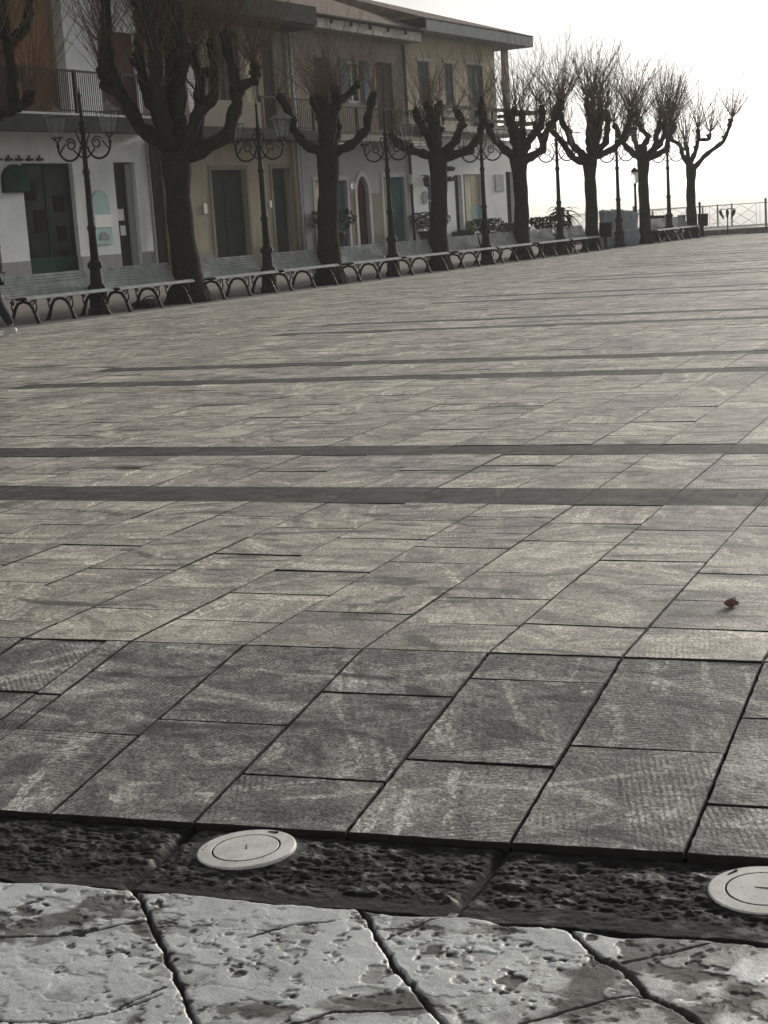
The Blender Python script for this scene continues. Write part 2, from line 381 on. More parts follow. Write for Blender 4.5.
while s < 22:
    L = random.uniform(0.8, 1.2); a = rowpt(s+0.006, -1.36); 
    vs = [rowpt(x, t, z) for z in (-0.03, 0.021) for x, t in ((s+0.005,-1.36),(s+L-0.005,-1.36),(s+L-0.005,-1.125),(s+0.005,-1.125))]
    m_.add(vs, [(0,3,2,1),(4,5,6,7),(0,1,5,4),(1,2,6,5),(2,3,7,6),(3,0,4,7)]); s += L
structure(m_.build('pale_kerb', M['kerbpale']))
hp = thing('pavement', '', '', rowpt(0, FT), RZ); del hp['label']; del hp['category']
bpy.data.objects.remove(hp)
pv = MB(); pv.box(-60, 26, -1.4, 0, -0.05, 0.11); po = structure(pv.build('pavement', M['concrete'], bevel=0.015)); po.location = rowpt(0, FT); po.rotation_euler = (0,0,RZ)

# ------------------------------------------------------------------ slab paving of the square
rng = random.Random(11)
cutsA = {-3:[3.88],-2:[4.01],-1:[4.27,3.73],0:[4.43,3.89],1:[4.04],2:[4.28,3.78],-4:[4.12]}
cutsB = {-5:[4.75,5.27,5.61,6.28,6.76],-4:[4.98,5.34,5.94,6.5],-3:[4.87,5.28,5.66,6.29,6.7],-2:[5.04,5.45,5.85,6.14,6.44,6.8],-1:[4.95,5.31,5.72,6.31,6.69],0:[4.98,5.58,5.97,6.57],1:[5.0,5.37,5.78,6.41,6.67]}
BANDS = [(7.12,7.55),(8.63,8.99)]
y0 = 12.80
for k in range(9): BANDS += [(y0+5.66*k, y0+5.66*k+0.36), (y0+1.46+5.66*k, y0+1.46+5.66*k+0.36)]
def foldY(x): return 4.62+0.0486*(x+1.6)
def kerbY(x): return 3.467+0.067*(x+1.616)
SL = 0.128
V, Fc, TONE, RND, UVS, MI = [], [], [], [], [], []
def slab(x0, x1, ya, yb, dark=False, ramp=False):
    """ya, yb: functions of x giving the near and far edges"""
    ym = ya((x0+x1)/2); near = ym < 9.2
    gp = 0.0035 if ym < 4.7 else (0.003 if ym < 9 else 0.0024)
    if ramp: gp = 0.0042
    r = rng.random(); tone = rng.uniform(0.78, 1.14) if not dark else rng.uniform(0.88, 1.1); tone *= 1.04; ang = rng.choice([0.15,-0.3,0.6,1.2,-0.8,1.5])+rng.uniform(-0.15,0.15)
    dz = rng.uniform(-0.0016, 0.0016); tx = rng.uniform(-0.006, 0.006); ty = rng.uniform(-0.006, 0.006)
    ca, sa = math.cos(ang), math.sin(ang); xm = (x0+x1)/2
    nn = 12 if ym < 7.2 else (4 if near else 1)
    def ring(inset, jit):
        out = []
        xa, xb = x0+gp+inset, x1-gp-inset
        cs = [(xa, 0), (xb, 0), (xb, 1), (xa, 1)]
        for i in range(4):
            (ax, at), (bx, bt) = cs[i], cs[(i+1)%4]
            for k in range(nn):
                u = k/nn; x = ax+(bx-ax)*u; t = at+(bt-at)*u
                lo = ya(x)+gp+inset; hi = yb(x)-gp-inset; y = lo+(hi-lo)*t
                out.append((x+jit[i*nn+k][0], y+jit[i*nn+k][1]))
        return out
    jit = [(rng.uniform(-1,1)*0.0016, rng.uniform(-1,1)*0.0016) if near else (0,0) for _ in range(4*nn)]
    def zz(x, y, d):
        z = d+dz+(x-xm)*tx+(y-ym)*ty
        if ramp: z -= (foldY(x)-y)*SL
        return z
    inner = ring(0.0016 if near else 0.002, jit); outer = ring(0, jit)
    base = len(V); n = len(inner)
    for x, y in inner: V.append((x, y, zz(x, y, 0)))
    for x, y in outer: V.append((x, y, zz(x, y, -0.0022 if near else -0.001)))
    for x, y in outer: V.append((x, y, zz(x, y, -0.03)))
    fs = [tuple(range(base, base+n))]
    for k in range(n):
        j = (k+1)%n
        fs.append((base+n+k, base+n+j, base+j, base+k)); fs.append((base+2*n+k, base+2*n+j, base+n+j, base+n+k))
    for q, f in enumerate(fs):
        Fc.append(f); TONE.append(tone if q == 0 or (q % 2) else tone*0.6); RND.append(r); MI.append((2 if dark else (0 if ramp else 4)) if q == 0 else (1 if near else 3))
        for i in f:
            x, y = V[i][0]-xm, V[i][1]-ym; UVS.append(((x*ca-y*sa)+r*20, (x*sa+y*ca)+r*13))
def const(v): return lambda x: v
def row(x0, x1, a, b, cuts, ramp=False):
    fa = a if callable(a) else const(a); fb = b if callable(b) else const(b)
    es = [fa]+[const(c) for c in cuts]+[fb]
    if ramp: es = [fa]+[(lambda x, c=c: c+0.05*(x-(x0+x1)/2)) for c in cuts]+[fb]
    for p, q in zip(es[:-1], es[1:]): slab(x0, x1, p, q, False, ramp)
def rcuts(a, b, lo=0.32, hi=0.72):
    out = []; y = a+rng.uniform(lo, hi)
    while y < b-0.24: out.append(y); y += rng.uniform(lo, hi)
    return out
for j in range(-33, 17):
    x0, x1 = -1.617+0.42*j, -1.617+0.42*(j+1); xm = (x0+x1)/2
    ca = cutsA.get(j) or ([rng.uniform(3.7,4.0), rng.uniform(4.2,4.4)] if rng.random() < 0.5 else [rng.uniform(3.8,4.3)])
    ca = sorted(ca)
    if j == -4:
        row(x0, x0+0.325, kerbY, foldY, ca, True); row(x0+0.325, x1, kerbY, foldY, [4.12], True)
    else: row(x0, x1, kerbY, foldY, ca, True)
    if xm < -9.35:
        lim = 62
        cb = rcuts(4.62, lim); row(x0, x1, foldY, lim, cb); continue
    cb = sorted(cutsB.get(j) or rcuts(4.62, 7.12)); cb = [c for c in cb if foldY(xm)+0.12 < c < 7.05]
    row(x0, x1, foldY, 7.12, cb)
    ends = BANDS+[(61, 61)]
    for (a, b), (a2, _) in zip(ends[:-1], ends[1:]):
        slab(x0, x1, const(a), const(b), True)
        if a2-b > 0.3: row(x0, x1, b, a2, rcuts(b, a2) if a2-b > 0.9 else [])
bed = len(V)
XL, XR = -15.6, 5.6
FAR0 = None
V += [(XL,foldY(XL),-0.014),(XR,foldY(XR),-0.014),(XR,8.0,-0.010),(XL,8.0,-0.010),
      (XL,kerbY(XL)+0.004,-0.014-SL*(foldY(XL)-kerbY(XL))),(XR,kerbY(XR)+0.004,-0.014-SL*(foldY(XR)-kerbY(XR)))]
V += [(XR,61,-0.006),(XL,61,-0.006)]
for f, mi in (((bed,bed+1,bed+2,bed+3),1),((bed+4,bed+5,bed+1,bed),1),((bed+3,bed+2,bed+6,bed+7),3)):
    Fc.append(f); TONE.append(1); RND.append(0); MI.append(mi); UVS += [(0,0)]*4
me = bpy.data.meshes.new('square_paving'); me.from_pydata(V, [], Fc); me.update()
for nm, arr in (('tone',TONE),('rnd',RND)):
    a = me.attributes.new(nm, 'FLOAT', 'FACE'); a.data.foreach_set('value', np.array(arr, dtype=np.float32))
uvl = me.uv_layers.new(name='tool'); uvl.data.foreach_set('uv', np.array(UVS, dtype=np.float32).ravel())
for k in ('slab','joint','band','jointpale','slabwarm'): me.materials.append(M[k])
me.polygons.foreach_set('material_index', np.array(MI, dtype=np.int32))
ob = bpy.data.objects.new('square_paving', me); COL.objects.link(ob); structure(ob)

# ------------------------------------------------------------------ dark hewn kerb strip and worn white stones
xs = np.concatenate([np.arange(-7,-2.75,0.03), np.arange(-2.75,0.1,0.0042), np.arange(0.1,4,0.03)])
ys = np.arange(2.93, 3.62, 0.0042)
X, Y = np.meshgrid(xs, ys)
ZB = -0.164
lump = fbm(X*17+3, Y*27, 5, 5, 0.6); ridg = 1-np.abs(2*fbm(X*26, Y*42, 5, 9, 0.6)-1)
hgt = 0.013*(lump-0.5) + 0.010*(ridg-0.6) + 0.004*(fbm(X*70, Y*90, 2, 21)-0.5)
smooth = np.clip((3.17+0.07*(X+1.6)+0.05*(fbm(X*2.3,Y*2.3,3,40)-0.5)-Y)/0.05, 0, 1)*0.75     # smoother worn lower lip
hgt *= (1-smooth); 
blk = np.minimum(seg_dist(X,Y,[(-2.03,3.62),(-2.025,3.28),(-2.0,2.9)]), seg_dist(X,Y,[(-1.21,3.62),(-1.205,3.3),(-1.22,2.9)]))
for xx in (-3.1,-4.0,-4.9,-0.35,0.6,1.5): blk = np.minimum(blk, np.abs(X-xx-0.03*np.sin(Y*9)))
jt = np.exp(-((blk+0.012*(fbm(X*20,Y*20,3,181)-0.5))/0.013)**2); hgt = hgt*(1-0.8*jt) - 0.016*jt
edge = (Y-kerbY(X)); hgt = np.where(edge > -0.02, hgt*0.6-0.007*np.clip((edge+0.02)/0.03,0,1), hgt)
low = np.clip((3.075+0.06*(X+1.6)+0.03*(fbm(X*5,X*0+3,3,50)-0.5)-Y)/0.03, 0, 1)
Zs = ZB+hgt-0.02*low
for cx, cy in ((-1.826,3.328),(-0.572,3.385)):
    dd = np.hypot(X-cx, Y-cy); k = np.clip((0.155-dd)/0.045, 0, 1); Zs = Zs*(1-k)+(-0.1550)*k
dirt = np.clip(0.55+1.6*(0.5-lump)+0.4*jt+0.25*smooth, 0, 1)
structure(grid_mesh('kerb_strip', xs, ys, Zs, M['basalt'], {'dirt': dirt}))

xs = np.concatenate([np.arange(-7,-2.75,0.03), np.arange(-2.75,0.1,0.0036), np.arange(0.1,4,0.03)])
ys = np.concatenate([np.arange(0.6,2.3,0.03), np.arange(2.3,3.22,0.0036)])
X, Y = np.meshgrid(xs, ys)
J = [[(-2.058, 3.133), (-1.992, 3.058), (-1.884, 2.943), (-1.751, 2.785), (-1.582, 2.586), (-1.385, 2.36), (-0.926, 1.831), (0.123, 0.623)],
     [(-1.45, 3.12), (-1.387, 3.042), (-1.305, 2.935), (-1.202, 2.802), (-1.107, 2.698), (-0.918, 2.465), (-0.476, 1.922), (0.534, 0.682)],
     [(-1.036, 3.209), (-0.965, 3.139), (-0.84, 2.985), (-0.787, 2.957), (-0.709, 2.856), (-0.595, 2.773), (-0.382, 2.562), (0.116, 2.07), (1.253, 0.945)],
     [(-2.75,3.1),(-2.45,2.78),(-2.15,2.35),(-1.6,1.7),(-0.9,0.6)],[(-0.4,3.2),(-0.2,2.95),(0.4,2.2),(2,0.6)],[(0.5,3.2),(1.4,2.2),(2.8,0.6)],[(-3.6,3.1),(-3.0,2.3),(-1.6,0.6)],[(-4.5,3.1),(-2.4,0.6)],[(-5.6,3.1),(-3.3,0.6)]]
CR = [[(-2.6,2.73),(-2.35,2.72),(-2.142,2.744),(-2.017,2.792),(-1.93,2.86),(-1.869,2.909)],[(-1.60,2.89),(-1.516,2.973),(-1.448,3.006)],[(-0.793,2.979),(-0.738,3.035),(-0.641,3.108)],
      [(-1.30,2.952),(-1.246,3.068),(-1.17,3.151)],[(-1.36,2.53),(-1.318,2.57),(-1.281,2.629),(-1.186,2.655),(-1.107,2.698)],[(-0.95,2.65),(-0.919,2.684),(-0.834,2.772),(-0.777,2.821),(-0.716,2.854)],
      [(-2.1,2.40),(-1.914,2.423),(-1.79,2.448),(-1.71,2.52),(-1.652,2.60)],[(-1.66,2.63),(-1.719,2.518)]]
wx = X+0.016*(fbm(X*16,Y*16,3,61)-0.5); wy = Y+0.016*(fbm(X*16+9,Y*16,3,62)-0.5)
dj = np.full(X.shape, 1e9); dc = np.full(X.shape, 1e9)
for p in J: dj = np.minimum(dj, seg_dist(wx,wy,p))
for p in CR: dc = np.minimum(dc, seg_dist(wx,wy,p))
vary = 0.6+0.8*fbm(X*6,Y*6,3,63)
rag = 0.006*(fbm(X*45,Y*45,3,64)-0.5)
gj = np.clip(1-(dj+rag-0.0042*vary)/0.0028, 0, 1); gc = np.clip(1-(dc+rag*0.6-0.0016*vary)/0.0022, 0, 1)
rim = np.exp(-dj/0.035)*0.6+np.exp(-dc/0.022)*0.5
pn = fbm(X*13+5, Y*11, 4, 71, 0.55); pn2 = fbm(X*34, Y*27, 3, 73); zone = fbm(X*3.1, Y*3.1, 3, 77)
fl = fbm(X*6.5+1, Y*8.5, 5, 141, 0.58)+0.05*rim
flake = np.clip((fl-0.605)/0.008, 0, 1); flrim = np.exp(-((fl-0.603)/0.007)**2)
fl2 = fbm(X*15+7, Y*17, 4, 151, 0.55)+0.05*rim
cl = np.clip((fbm(X*2.6+11,Y*3.2,3,171)-0.40)/0.12, 0.45, 1)
chip = np.clip((fl2-0.648)/0.008, 0, 1)*cl; chrim = np.exp(-((fl2-0.646)/0.008)**2)*cl
pit = np.clip((pn+0.16*rim+0.10*(zone-0.5)-0.75)/0.02, 0, 1); pit2 = np.clip((pn2+0.10*rim-0.75)/0.03, 0, 1)*cl; pit = pit*(0.25+0.75*cl)
crackn = np.abs(fbm(X*5+2,Y*7,4,81)-0.5); crk = np.clip(1-crackn/0.006, 0, 1)*np.clip((zone-0.45)/0.08, 0, 1)
hgt = 0.012*(fbm(X*3.2,Y*3.2,4,83)-0.5)+0.003*(fbm(X*22,Y*22,3,85)-0.5) - 0.004*pit - 0.003*pit2 - 0.004*crk - 0.022*gj - 0.009*gc - 0.0016*flake - 0.0022*chip - 0.0012*(flrim+chrim)
top = 3.075+0.06*(X+1.6)+0.05*(fbm(X*6,X*0,4,91)-0.5)
lip = np.clip((Y-top+0.02)/0.03, 0, 1)
hgt = hgt-0.014*lip*(0.6+0.8*fbm(X*20,Y*20,3,95))-0.05*np.clip((Y-top-0.035)/0.06, 0, 1)
dirt = np.clip(0.08+0.26*flake*(0.3+1.4*fbm(X*30,Y*30,3,161))+0.34*chip+0.60*flrim*np.clip((fbm(X*10,Y*10,2,163)-0.35)/0.2,0,1)+0.55*chrim+0.6*pit+0.4*pit2+0.55*crk+1.2*gj+0.9*gc+0.30*rim*fbm(X*12,Y*12,3,97)*1.6+0.95*lip*(0.4+0.9*fbm(X*9,Y*9,3,99))+0.4*np.clip((fbm(X*2.1+4,Y*2.4,4,103)-0.62)/0.05,0,1), 0, 1)
structure(grid_mesh('worn_white_stones', xs, ys, -0.160+hgt, M['marble'], {'dirt': dirt}))

hz = bpy.data.materials.new('haze_air'); hz.use_nodes = True; hz.node_tree.nodes.clear()
pv_ = hz.node_tree.nodes.new('ShaderNodeVolumePrincipled'); ho = hz.node_tree.nodes.new('ShaderNodeOutputMaterial')
pv_.inputs['Color'].default_value = (1.0, 0.985, 0.95, 1); pv_.inputs['Density'].default_value = HAZE; pv_.inputs['Anisotropy'].default_value = 0.35
hz.node_tree.links.new(pv_.outputs[0], ho.inputs['Volume'])
m_ = MB(); m_.box(-9000, 9000, -9000, 9000, -14, 13.5); structure(m_.build('haze', hz), 'stuff')

# ------------------------------------------------------------------ houses (local x = along the street, y = depth, z = up)
def wall_front(mb, s0, s1, z0, z1, ops, t=0.0, dep=0.28):
    """front wall sheet with rectangular openings and their reveals"""
    xs = sorted({s0, s1, *[v for o in ops for v in o[:2]]}); zs = sorted({z0, z1, *[v for o in ops for v in o[2:4]]})
    for xa, xb in zip(xs[:-1], xs[1:]):
        for za, zb in zip(zs[:-1], zs[1:]):
            cx, cz = (xa+xb)/2, (za+zb)/2
            if any(o[0] < cx < o[1] and o[2] < cz < o[3] for o in ops): continue
            mb.quad((xa,t,za),(xb,t,za),(xb,t,zb),(xa,t,zb))
    for a, b, c, d in [o[:4] for o in ops]:
        mb.quad((a,t,c),(a,t+dep,c),(a,t+dep,d),(a,t,d)); mb.quad((b,t,c),(b,t,d),(b,t+dep,d),(b,t+dep,c))
        mb.quad((a,t,d),(a,t+dep,d),(b,t+dep,d),(b,t,d)); mb.quad((a,t,c),(b,t,c),(b,t+dep,c),(a,t+dep,c))
def shell(mb, s0, s1, z0, z1, depth):
    mb.quad((s0,0,z0),(s0,depth,z0),(s0,depth,z1),(s0,0,z1)); mb.quad((s1,0,z0),(s1,0,z1),(s1,depth,z1),(s1,depth,z0))
    mb.quad((s0,depth,z0),(s1,depth,z0),(s1,depth,z1),(s0,depth,z1))
def pane(h, name, mat, o, t=0.2, frame=None, fmat=None, split=1, bars=0, label=None):
    """a leaf filling an opening, with its frame as a sub-part"""
    a, b, c, d = o; mb = MB(); mb.box(a+0.004, b-0.004, t, t+0.05, c+0.004, d-0.004); p = mb.build(name, mat, h, bevel=0.004)
    if label: p['label'] = label
    if frame:
        f = MB(); q = frame
        f.box(a+0.002, a+q, t-0.03, t-0.003, c+0.002, d-0.002); f.box(b-q, b-0.002, t-0.03, t-0.003, c+0.002, d-0.002)
        f.box(a+q+0.001, b-q-0.001, t-0.03, t-0.003, d-q, d-0.002); f.box(a+q+0.001, b-q-0.001, t-0.03, t-0.003, c+0.002, c+q)
        for k in range(1, split):
            x = a+(b-a)*k/split; f.box(x-q*0.45, x+q*0.45, t-0.027, t-0.003, c+q+0.001, d-q-0.001)
        for k in range(1, bars+1):
            z = c+(d-c)*k/(bars+1); f.box(a+q+0.001, b-q-0.001, t-0.022, t-0.003, z-q*0.3, z+q*0.3)
        f.build('frame', fmat or M['trim'], p)
    return p
def surround(h, o, wdt, mat, name='door_surround', t=-0.03, sill=False):
    a, b, c, d = o; m = MB()
    m.box(a-wdt, a-0.001, t, 0.03, c, d+wdt); m.box(b+0.001, b+wdt, t, 0.03, c, d+wdt); m.box(a, b, t+0.002, 0.03, d+0.001, d+wdt-0.002)
    if sill: m.box(a-wdt-0.05, b+wdt+0.05, t-0.08, 0.03, c-0.09, c-0.002)
    return m.build(name, mat, h, bevel=0.006)
def railing(mb, s0, s1, t, z0, z1, step=0.12, r=0.011, post=2.0):
    n = int((s1-s0)/step)
    for i in range(n+1):
        x = s0+(s1-s0)*i/n; mb.tube([(x,t,z0),(x,t,z1)], r, 4, False)
    mb.box(s0, s1, t-0.03, t+0.03, z1, z1+0.05); mb.box(s0, s1, t-0.02, t+0.02, z0+0.06, z0+0.09)
    k = max(1, int((s1-s0)/post))
    for i in range(k+1):
        x = s0+(s1-s0)*i/k; mb.box(x-0.035, x+0.035, t-0.035, t+0.035, z0, z1+0.06)
def hip_roof(h, s0, s1, t0, t1, z, rise, run0, run1, mat, name='roof'):
    tm = (t0+t1)/2; m = MB()
    a,b,c,d = (s0,t0,z),(s1,t0,z),(s1,t1,z),(s0,t1,z); e,f = (s0+run0,tm,z+rise),(s1-run1,tm,z+rise)
    m.quad(a,b,f,e); m.quad(c,d,e,f); m.quad(b,c,f); m.quad(d,a,e); m.quad(a,d,c,b)
    return m.build(name, mat, h)
def cassette(h, s0, s1, z, t):
    m = MB(); m.box(s0, s1, t, t+0.2, z, z+0.07); m.box(s0, s1, t+0.02, t+0.2, z+0.09, z+0.15); return m.build('awning_case', M['fascia'], h, bevel=0.01)
HO = rowpt(0, FT)

# --- white shop house
h = thing('shop_house', 'white shop house with large dark window and long railed terrace, at the left edge', 'house', HO, RZ)
win = (-8.3,-6.22,0.25,3.40); dr = (-4.42,-3.45,0.15,3.43)
m = MB(); wall_front(m, -15, -2.82, 0, 4.2, [win, dr]); shell(m, -15, -2.82, 0, 8.2, 9); m.build('wall', M['white'], h)
for a, b in ((-15,-8.32),(-6.2,-4.44),(-3.43,-2.83)):
    m = MB(); m.box(a, b, -0.025, 0.02, 0, 0.9); m.build('dado', M['dado'], h)
pane(h, 'window', M['glass'], win, 0.16, 0.06, M['green'], 2)
m = MB(); m.box(-8.29, -6.23, 0.10, 0.15, 0.26, 0.95); m.build('window_panel', M['green'], h)
for x, z, q in ((-6.75,2.35,0.22),(-6.75,1.55,0.20),(-6.72,0.95,0.16),(-7.5,1.9,0.3),(-7.9,2.7,0.25)): 
    m = MB(); m.box(x-q, x+q, 0.135, 0.149, z-q, z+q); m.build('window_display', M['black'], h)
d_ = pane(h, 'door', M['darkfascia'], dr, 0.22, 0.08, M['brown'], 1)
m = MB(); m.box(-4.22,-3.9,0.18,0.188,1.82,2.14); m.build('notice', M['paper'], d_)
m = MB(); m.box(-4.12,-3.88,0.18,0.188,1.4,1.68); m.build('notice', M['paper'], d_)
m = MB(); m.box(-3.72,-3.47,0.12,0.18,0.2,3.38); m.build('shutter', M['dado'], h)
arch = [(-5.56,1.19),(-4.80,1.19)]+[(-5.18+0.38*math.cos(a), 2.30+0.38*math.sin(a)) for a in np.linspace(0, math.pi, 14)]
m = MB(); m.prism(arch, 'y', -0.04, 0.01); p = m.build('poster', M['paleteal'], h); p['label'] = 'teal arch shaped poster with a white strip'
m = MB(); m.box(-5.52,-4.78,-0.052,-0.041,1.66,2.0); m.build('strip', M['paper'], p)
m = MB(); m.prism([(-5.14+0.2*math.cos(a)*1.1, 1.32+0.22*math.sin(a)) for a in np.linspace(0, math.pi, 10)], 'y', -0.05, -0.041); m.build('emblem', M['slat'], p)
arch = [(-9.12,2.66),(-8.12,2.66)]+[(-8.62+0.5*math.cos(a), 2.95+0.42*math.sin(a)) for a in np.linspace(0, math.pi, 14)]
m = MB(); m.prism(arch, 'y', -0.10, 0.01); m.build('arched_sign', M['green'], h, bevel=0.01)
for x in (-9.3,-8.9,-8.5,-8.1,-7.7):  # small iron stubs added in place of the lettering above the window
    m = MB(); m.box(x, x+0.22, -0.09, 0.0, 3.46, 3.52); m.tube([(x+0.1,-0.05,3.45),(x+0.1,-0.05,3.60)], 0.03, 5); m.build('lettering_stand_in', M['iron'], h)
up = (-4.62,-2.95,4.62,7.0); up2 = (-9.4,-8.2,4.62,7.0)
m = MB(); wall_front(m, -15, -6.6, 4.2, 8.2, [up2]); p = m.build('upper_wall', M['orange'], h); p['label'] = 'orange upper wall behind the terrace'
m = MB(); wall_front(m, -6.22, -2.82, 4.2, 8.2, [up]); m.build('upper_wall', M['white'], h)
m = MB(); m.box(-6.6, -6.22, -0.12, 0.1, 4.6, 8.2); m.build('pilaster', M['greywall'], h)
pane(h, 'shutter', M['brown'], up, 0.12, 0.07, M['brown'], 2); pane(h, 'shutter', M['brown'], up2, 0.12, 0.07, M['brown'], 2)
m = MB(); m.box(-15, -2.95, -1.0, 0.02, 4.22, 4.44); m.box(-15, -2.94, -1.04, 0.02, 4.445, 4.60); p = m.build('terrace_slab', M['trim'], h, bevel=0.01)
m = MB(); m.box(-15, -3.0, -1.12, -1.045, 4.10, 4.54); m.build('awning_box', M['darkfascia'], h, bevel=0.015)
m = MB(); railing(m, -15, -2.98, -0.95, 4.6, 5.66, 0.085, 0.014, 1.8); m.build('terrace_railing', M['rail'], h)
m = MB()
m.box(-15.2,-2.8,-0.8,9.2,8.2,8.42); m.build('eave', M['darkfascia'], h)
hip_roof(h, -15.3, -2.8, -0.85, 9.3, 8.425, 2.0, 4, 0.2, M['tiles'])
m = MB(); m.tube([(-2.9,-0.08,0.1),(-2.9,-0.08,4.1)], 0.05, 8); m.build('downpipe', M['dado'], h)
m = MB(); m.tube([(-1.8,-0.10,1.6),(-1.8,-0.10,4.0)], 0.05, 8); m.build('downpipe', M['trim'], h)

# --- ochre house
h = thing('ochre_house', 'stained ochre house with two big dark grey doors under a dark eave', 'house', HO, RZ)
A1 = (0.36,2.30,0.2,3.20); A2 = (3.86,4.90,0.3,3.24); A0 = (-2.78,-1.9,0.12,4.05)
m = MB(); wall_front(m, -2.81, 5.66, 0, 4.1, [A1, A2, A0]); shell(m, -2.81, 5.66, 0, 7.6, 9); m.build('wall', M['ochre'], h)
for a, b in ((-1.88,0.22),(2.44,3.72),(5.04,5.65)):
    m = MB(); m.box(a, b, -0.02, 0.02, 0, 0.75); m.build('dado', M['greywall'], h)
for o in (A1, A2):
    p = pane(h, 'door', M['doordark'], o, 0.2, 0.09, M['doordark'], 2 if o is A1 else 1, 3)
    surround(h, o, 0.14, M['beige'])
pane(h, 'side_gate', M['shutter'], A0, 0.24, 0.06, M['darkfascia'], 2)
m = MB(); m.box(-0.2,-0.04,-0.05,0.0,1.9,2.2); m.build('letter_box', M['paper'], h); m = MB(); m.box(3.55,3.66,-0.05,0.0,2.0,2.22); m.build('doorbell', M['paper'], h)
ow_ = [(-0.48,0.30,4.75,7.0),(0.86,2.45,4.75,7.4),(2.75,3.45,4.75,6.7),(3.76,4.5,4.45,7.3)]
m = MB(); wall_front(m, -2.81, 5.66, 4.1, 7.6, ow_); m.build('upper_wall', M['beige'], h)
pane(h, 'shutter', M['louvre'], ow_[0], 0.05, None, label='white louvred shutter'); pane(h, 'shutter', M['shutter'], ow_[1], 0.08, 0.07, M['shutter'], 2)
pane(h, 'window', M['paleglass'], ow_[2], 0.12, 0.07, M['trim'], 1); pane(h, 'door', M['shutter'], ow_[3], 0.1, 0.07, M['shutter'], 1)
m = MB(); m.box(-1.3, 5.5, -0.85, 0.02, 4.08, 4.40); m.build('balcony_slab', M['darkfascia'], h, bevel=0.01)
m = MB(); m.box(-1.25, 2.2, -0.82, -0.72, 4.41, 5.2); m.build('balcony_parapet', M['beige'], h, bevel=0.01)
m = MB(); railing(m, 2.25, 5.45, -0.78, 4.4, 5.35, 0.12); m.build('balcony_railing', M['rail'], h)
m = MB(); m.box(-2.82, 5.62, -1.0, 9.2, 7.62, 7.72); m.box(-2.82, 5.62, -1.06, -0.95, 7.725, 8.3); m.build('eave', M['darkfascia'], h)
hip_roof(h, -2.8, 5.6, -1.05, 9.3, 8.305, 2.2, 0.2, 0.2, M['tiles'])
for x in (5.12, 5.42):
    m = MB(); m.tube([(x,-0.10,0.1),(x,-0.10,7.6)], 0.06, 8); m.build('downpipe', M['trim'] if x > 5.2 else M['ochre'], h, True)
m = MB(); m.box(5.52, 5.655, -0.06, 0.02, 0, 7.6); m.build('edge_strip', M['darkfascia'], h)

# --- beige middle house
h = thing('arched_door_house', 'beige house with an arched red brown door and white eave board', 'house', HO, RZ)
G1 = (6.55,8.72,0.2,2.82); G2 = (11.46,13.12,0.2,2.90); G3 = (9.40,10.26,0.2,2.95)
m = MB(); wall_front(m, 5.67, 13.64, 0, 4.1, [G1, G2, G3]); shell(m, 5.67, 13.64, 0, 7.75, 9); 
cx, r_ = 9.83, 0.43
for sgn in (-1, 1):      # spandrels closing the arch of the middle door
    pts = [(cx+sgn*r_, 2.95)]+[(cx+sgn*r_*math.cos(a), 2.28+0.67*math.sin(a)) for a in np.linspace(0, math.pi/2, 9)]
    m.prism(pts, 'y', 0.003, 0.12)
m.build('wall', M['bluegrey'], h)
for a, b in ((8.9,9.22),(10.44,11.28)):
    m = MB(); m.box(a, b, -0.03, 0.02, 0.45, 2.35); m.build('wall_panel', M['beige'], h)
m = MB(); pts_o = [(cx-0.60,0.2)]+[(cx+0.60*math.cos(a), 2.28+0.84*math.sin(a)) for a in np.linspace(math.pi, 0, 16)]+[(cx+0.60,0.2)]
pts_i = [(cx-0.43,0.2)]+[(cx+0.43*math.cos(a), 2.28+0.67*math.sin(a)) for a in np.linspace(math.pi, 0, 16)]+[(cx+0.43,0.2)]
for k in range(len(pts_o)-1):
    m.prism([pts_o[k], pts_o[k+1], pts_i[k+1], pts_i[k]], 'y', -0.05, 0.02)
m.build('arch_surround', M['trim'], h)
pane(h, 'door', M['redwood'], G3, 0.14, 0.06, M['redwood'], 2, 2, label='red brown arched door')
surround(h, G1, 0.16, M['trim']); surround(h, G2, 0.16, M['trim'])
m = MB(); m.box(6.56,7.5,0.18,0.22,0.22,2.8); p = m.build('window', M['paleglass'], h); p['label'] = 'pale yellow glazed shop door'
m = MB(); m.box(6.56,6.68,0.14,0.178,0.22,2.8); m.box(7.4,7.52,0.14,0.178,0.22,2.8); m.build('frame', M['trim'], p)
m = MB(); m.box(8.0,8.71,0.10,0.16,0.22,2.8); m.build('door_leaf', M['teal'], h, bevel=0.01)
m = MB(); m.box(7.525,7.99,0.2,0.25,0.22,2.8); m.build('doorway', M['darkfascia'], h)
m = MB(); m.box(11.47,12.25,0.18,0.22,0.22,2.88); p = m.build('window', M['paleglass'], h)
m = MB(); m.box(11.47,11.57,0.14,0.178,0.22,2.88); m.box(11.85,11.91,0.14,0.178,0.22,2.88); m.box(12.2,12.28,0.14,0.178,0.22,2.88); m.build('frame', M['trim'], p)
m = MB(); m.box(12.29,13.11,0.1,0.16,0.22,2.88); m.build('door_leaf', M['teal'], h, bevel=0.01)
W3 = [(7.02,8.17,4.6,6.92),(9.25,10.35,5.5,6.94),(11.42,12.70,4.6,7.0)]
m = MB(); wall_front(m, 5.67, 13.64, 4.1, 7.75, W3); m.build('upper_wall', M['beige'], h)
pane(h, 'shutter', M['shutter'], W3[0], 0.06, 0.06, M['shutter'], 2); pane(h, 'shutter', M['shutter'], W3[2], 0.06, 0.06, M['shutter'], 2)
pane(h, 'window', M['glass'], W3[1], 0.15, 0.08, M['paper'], 2)
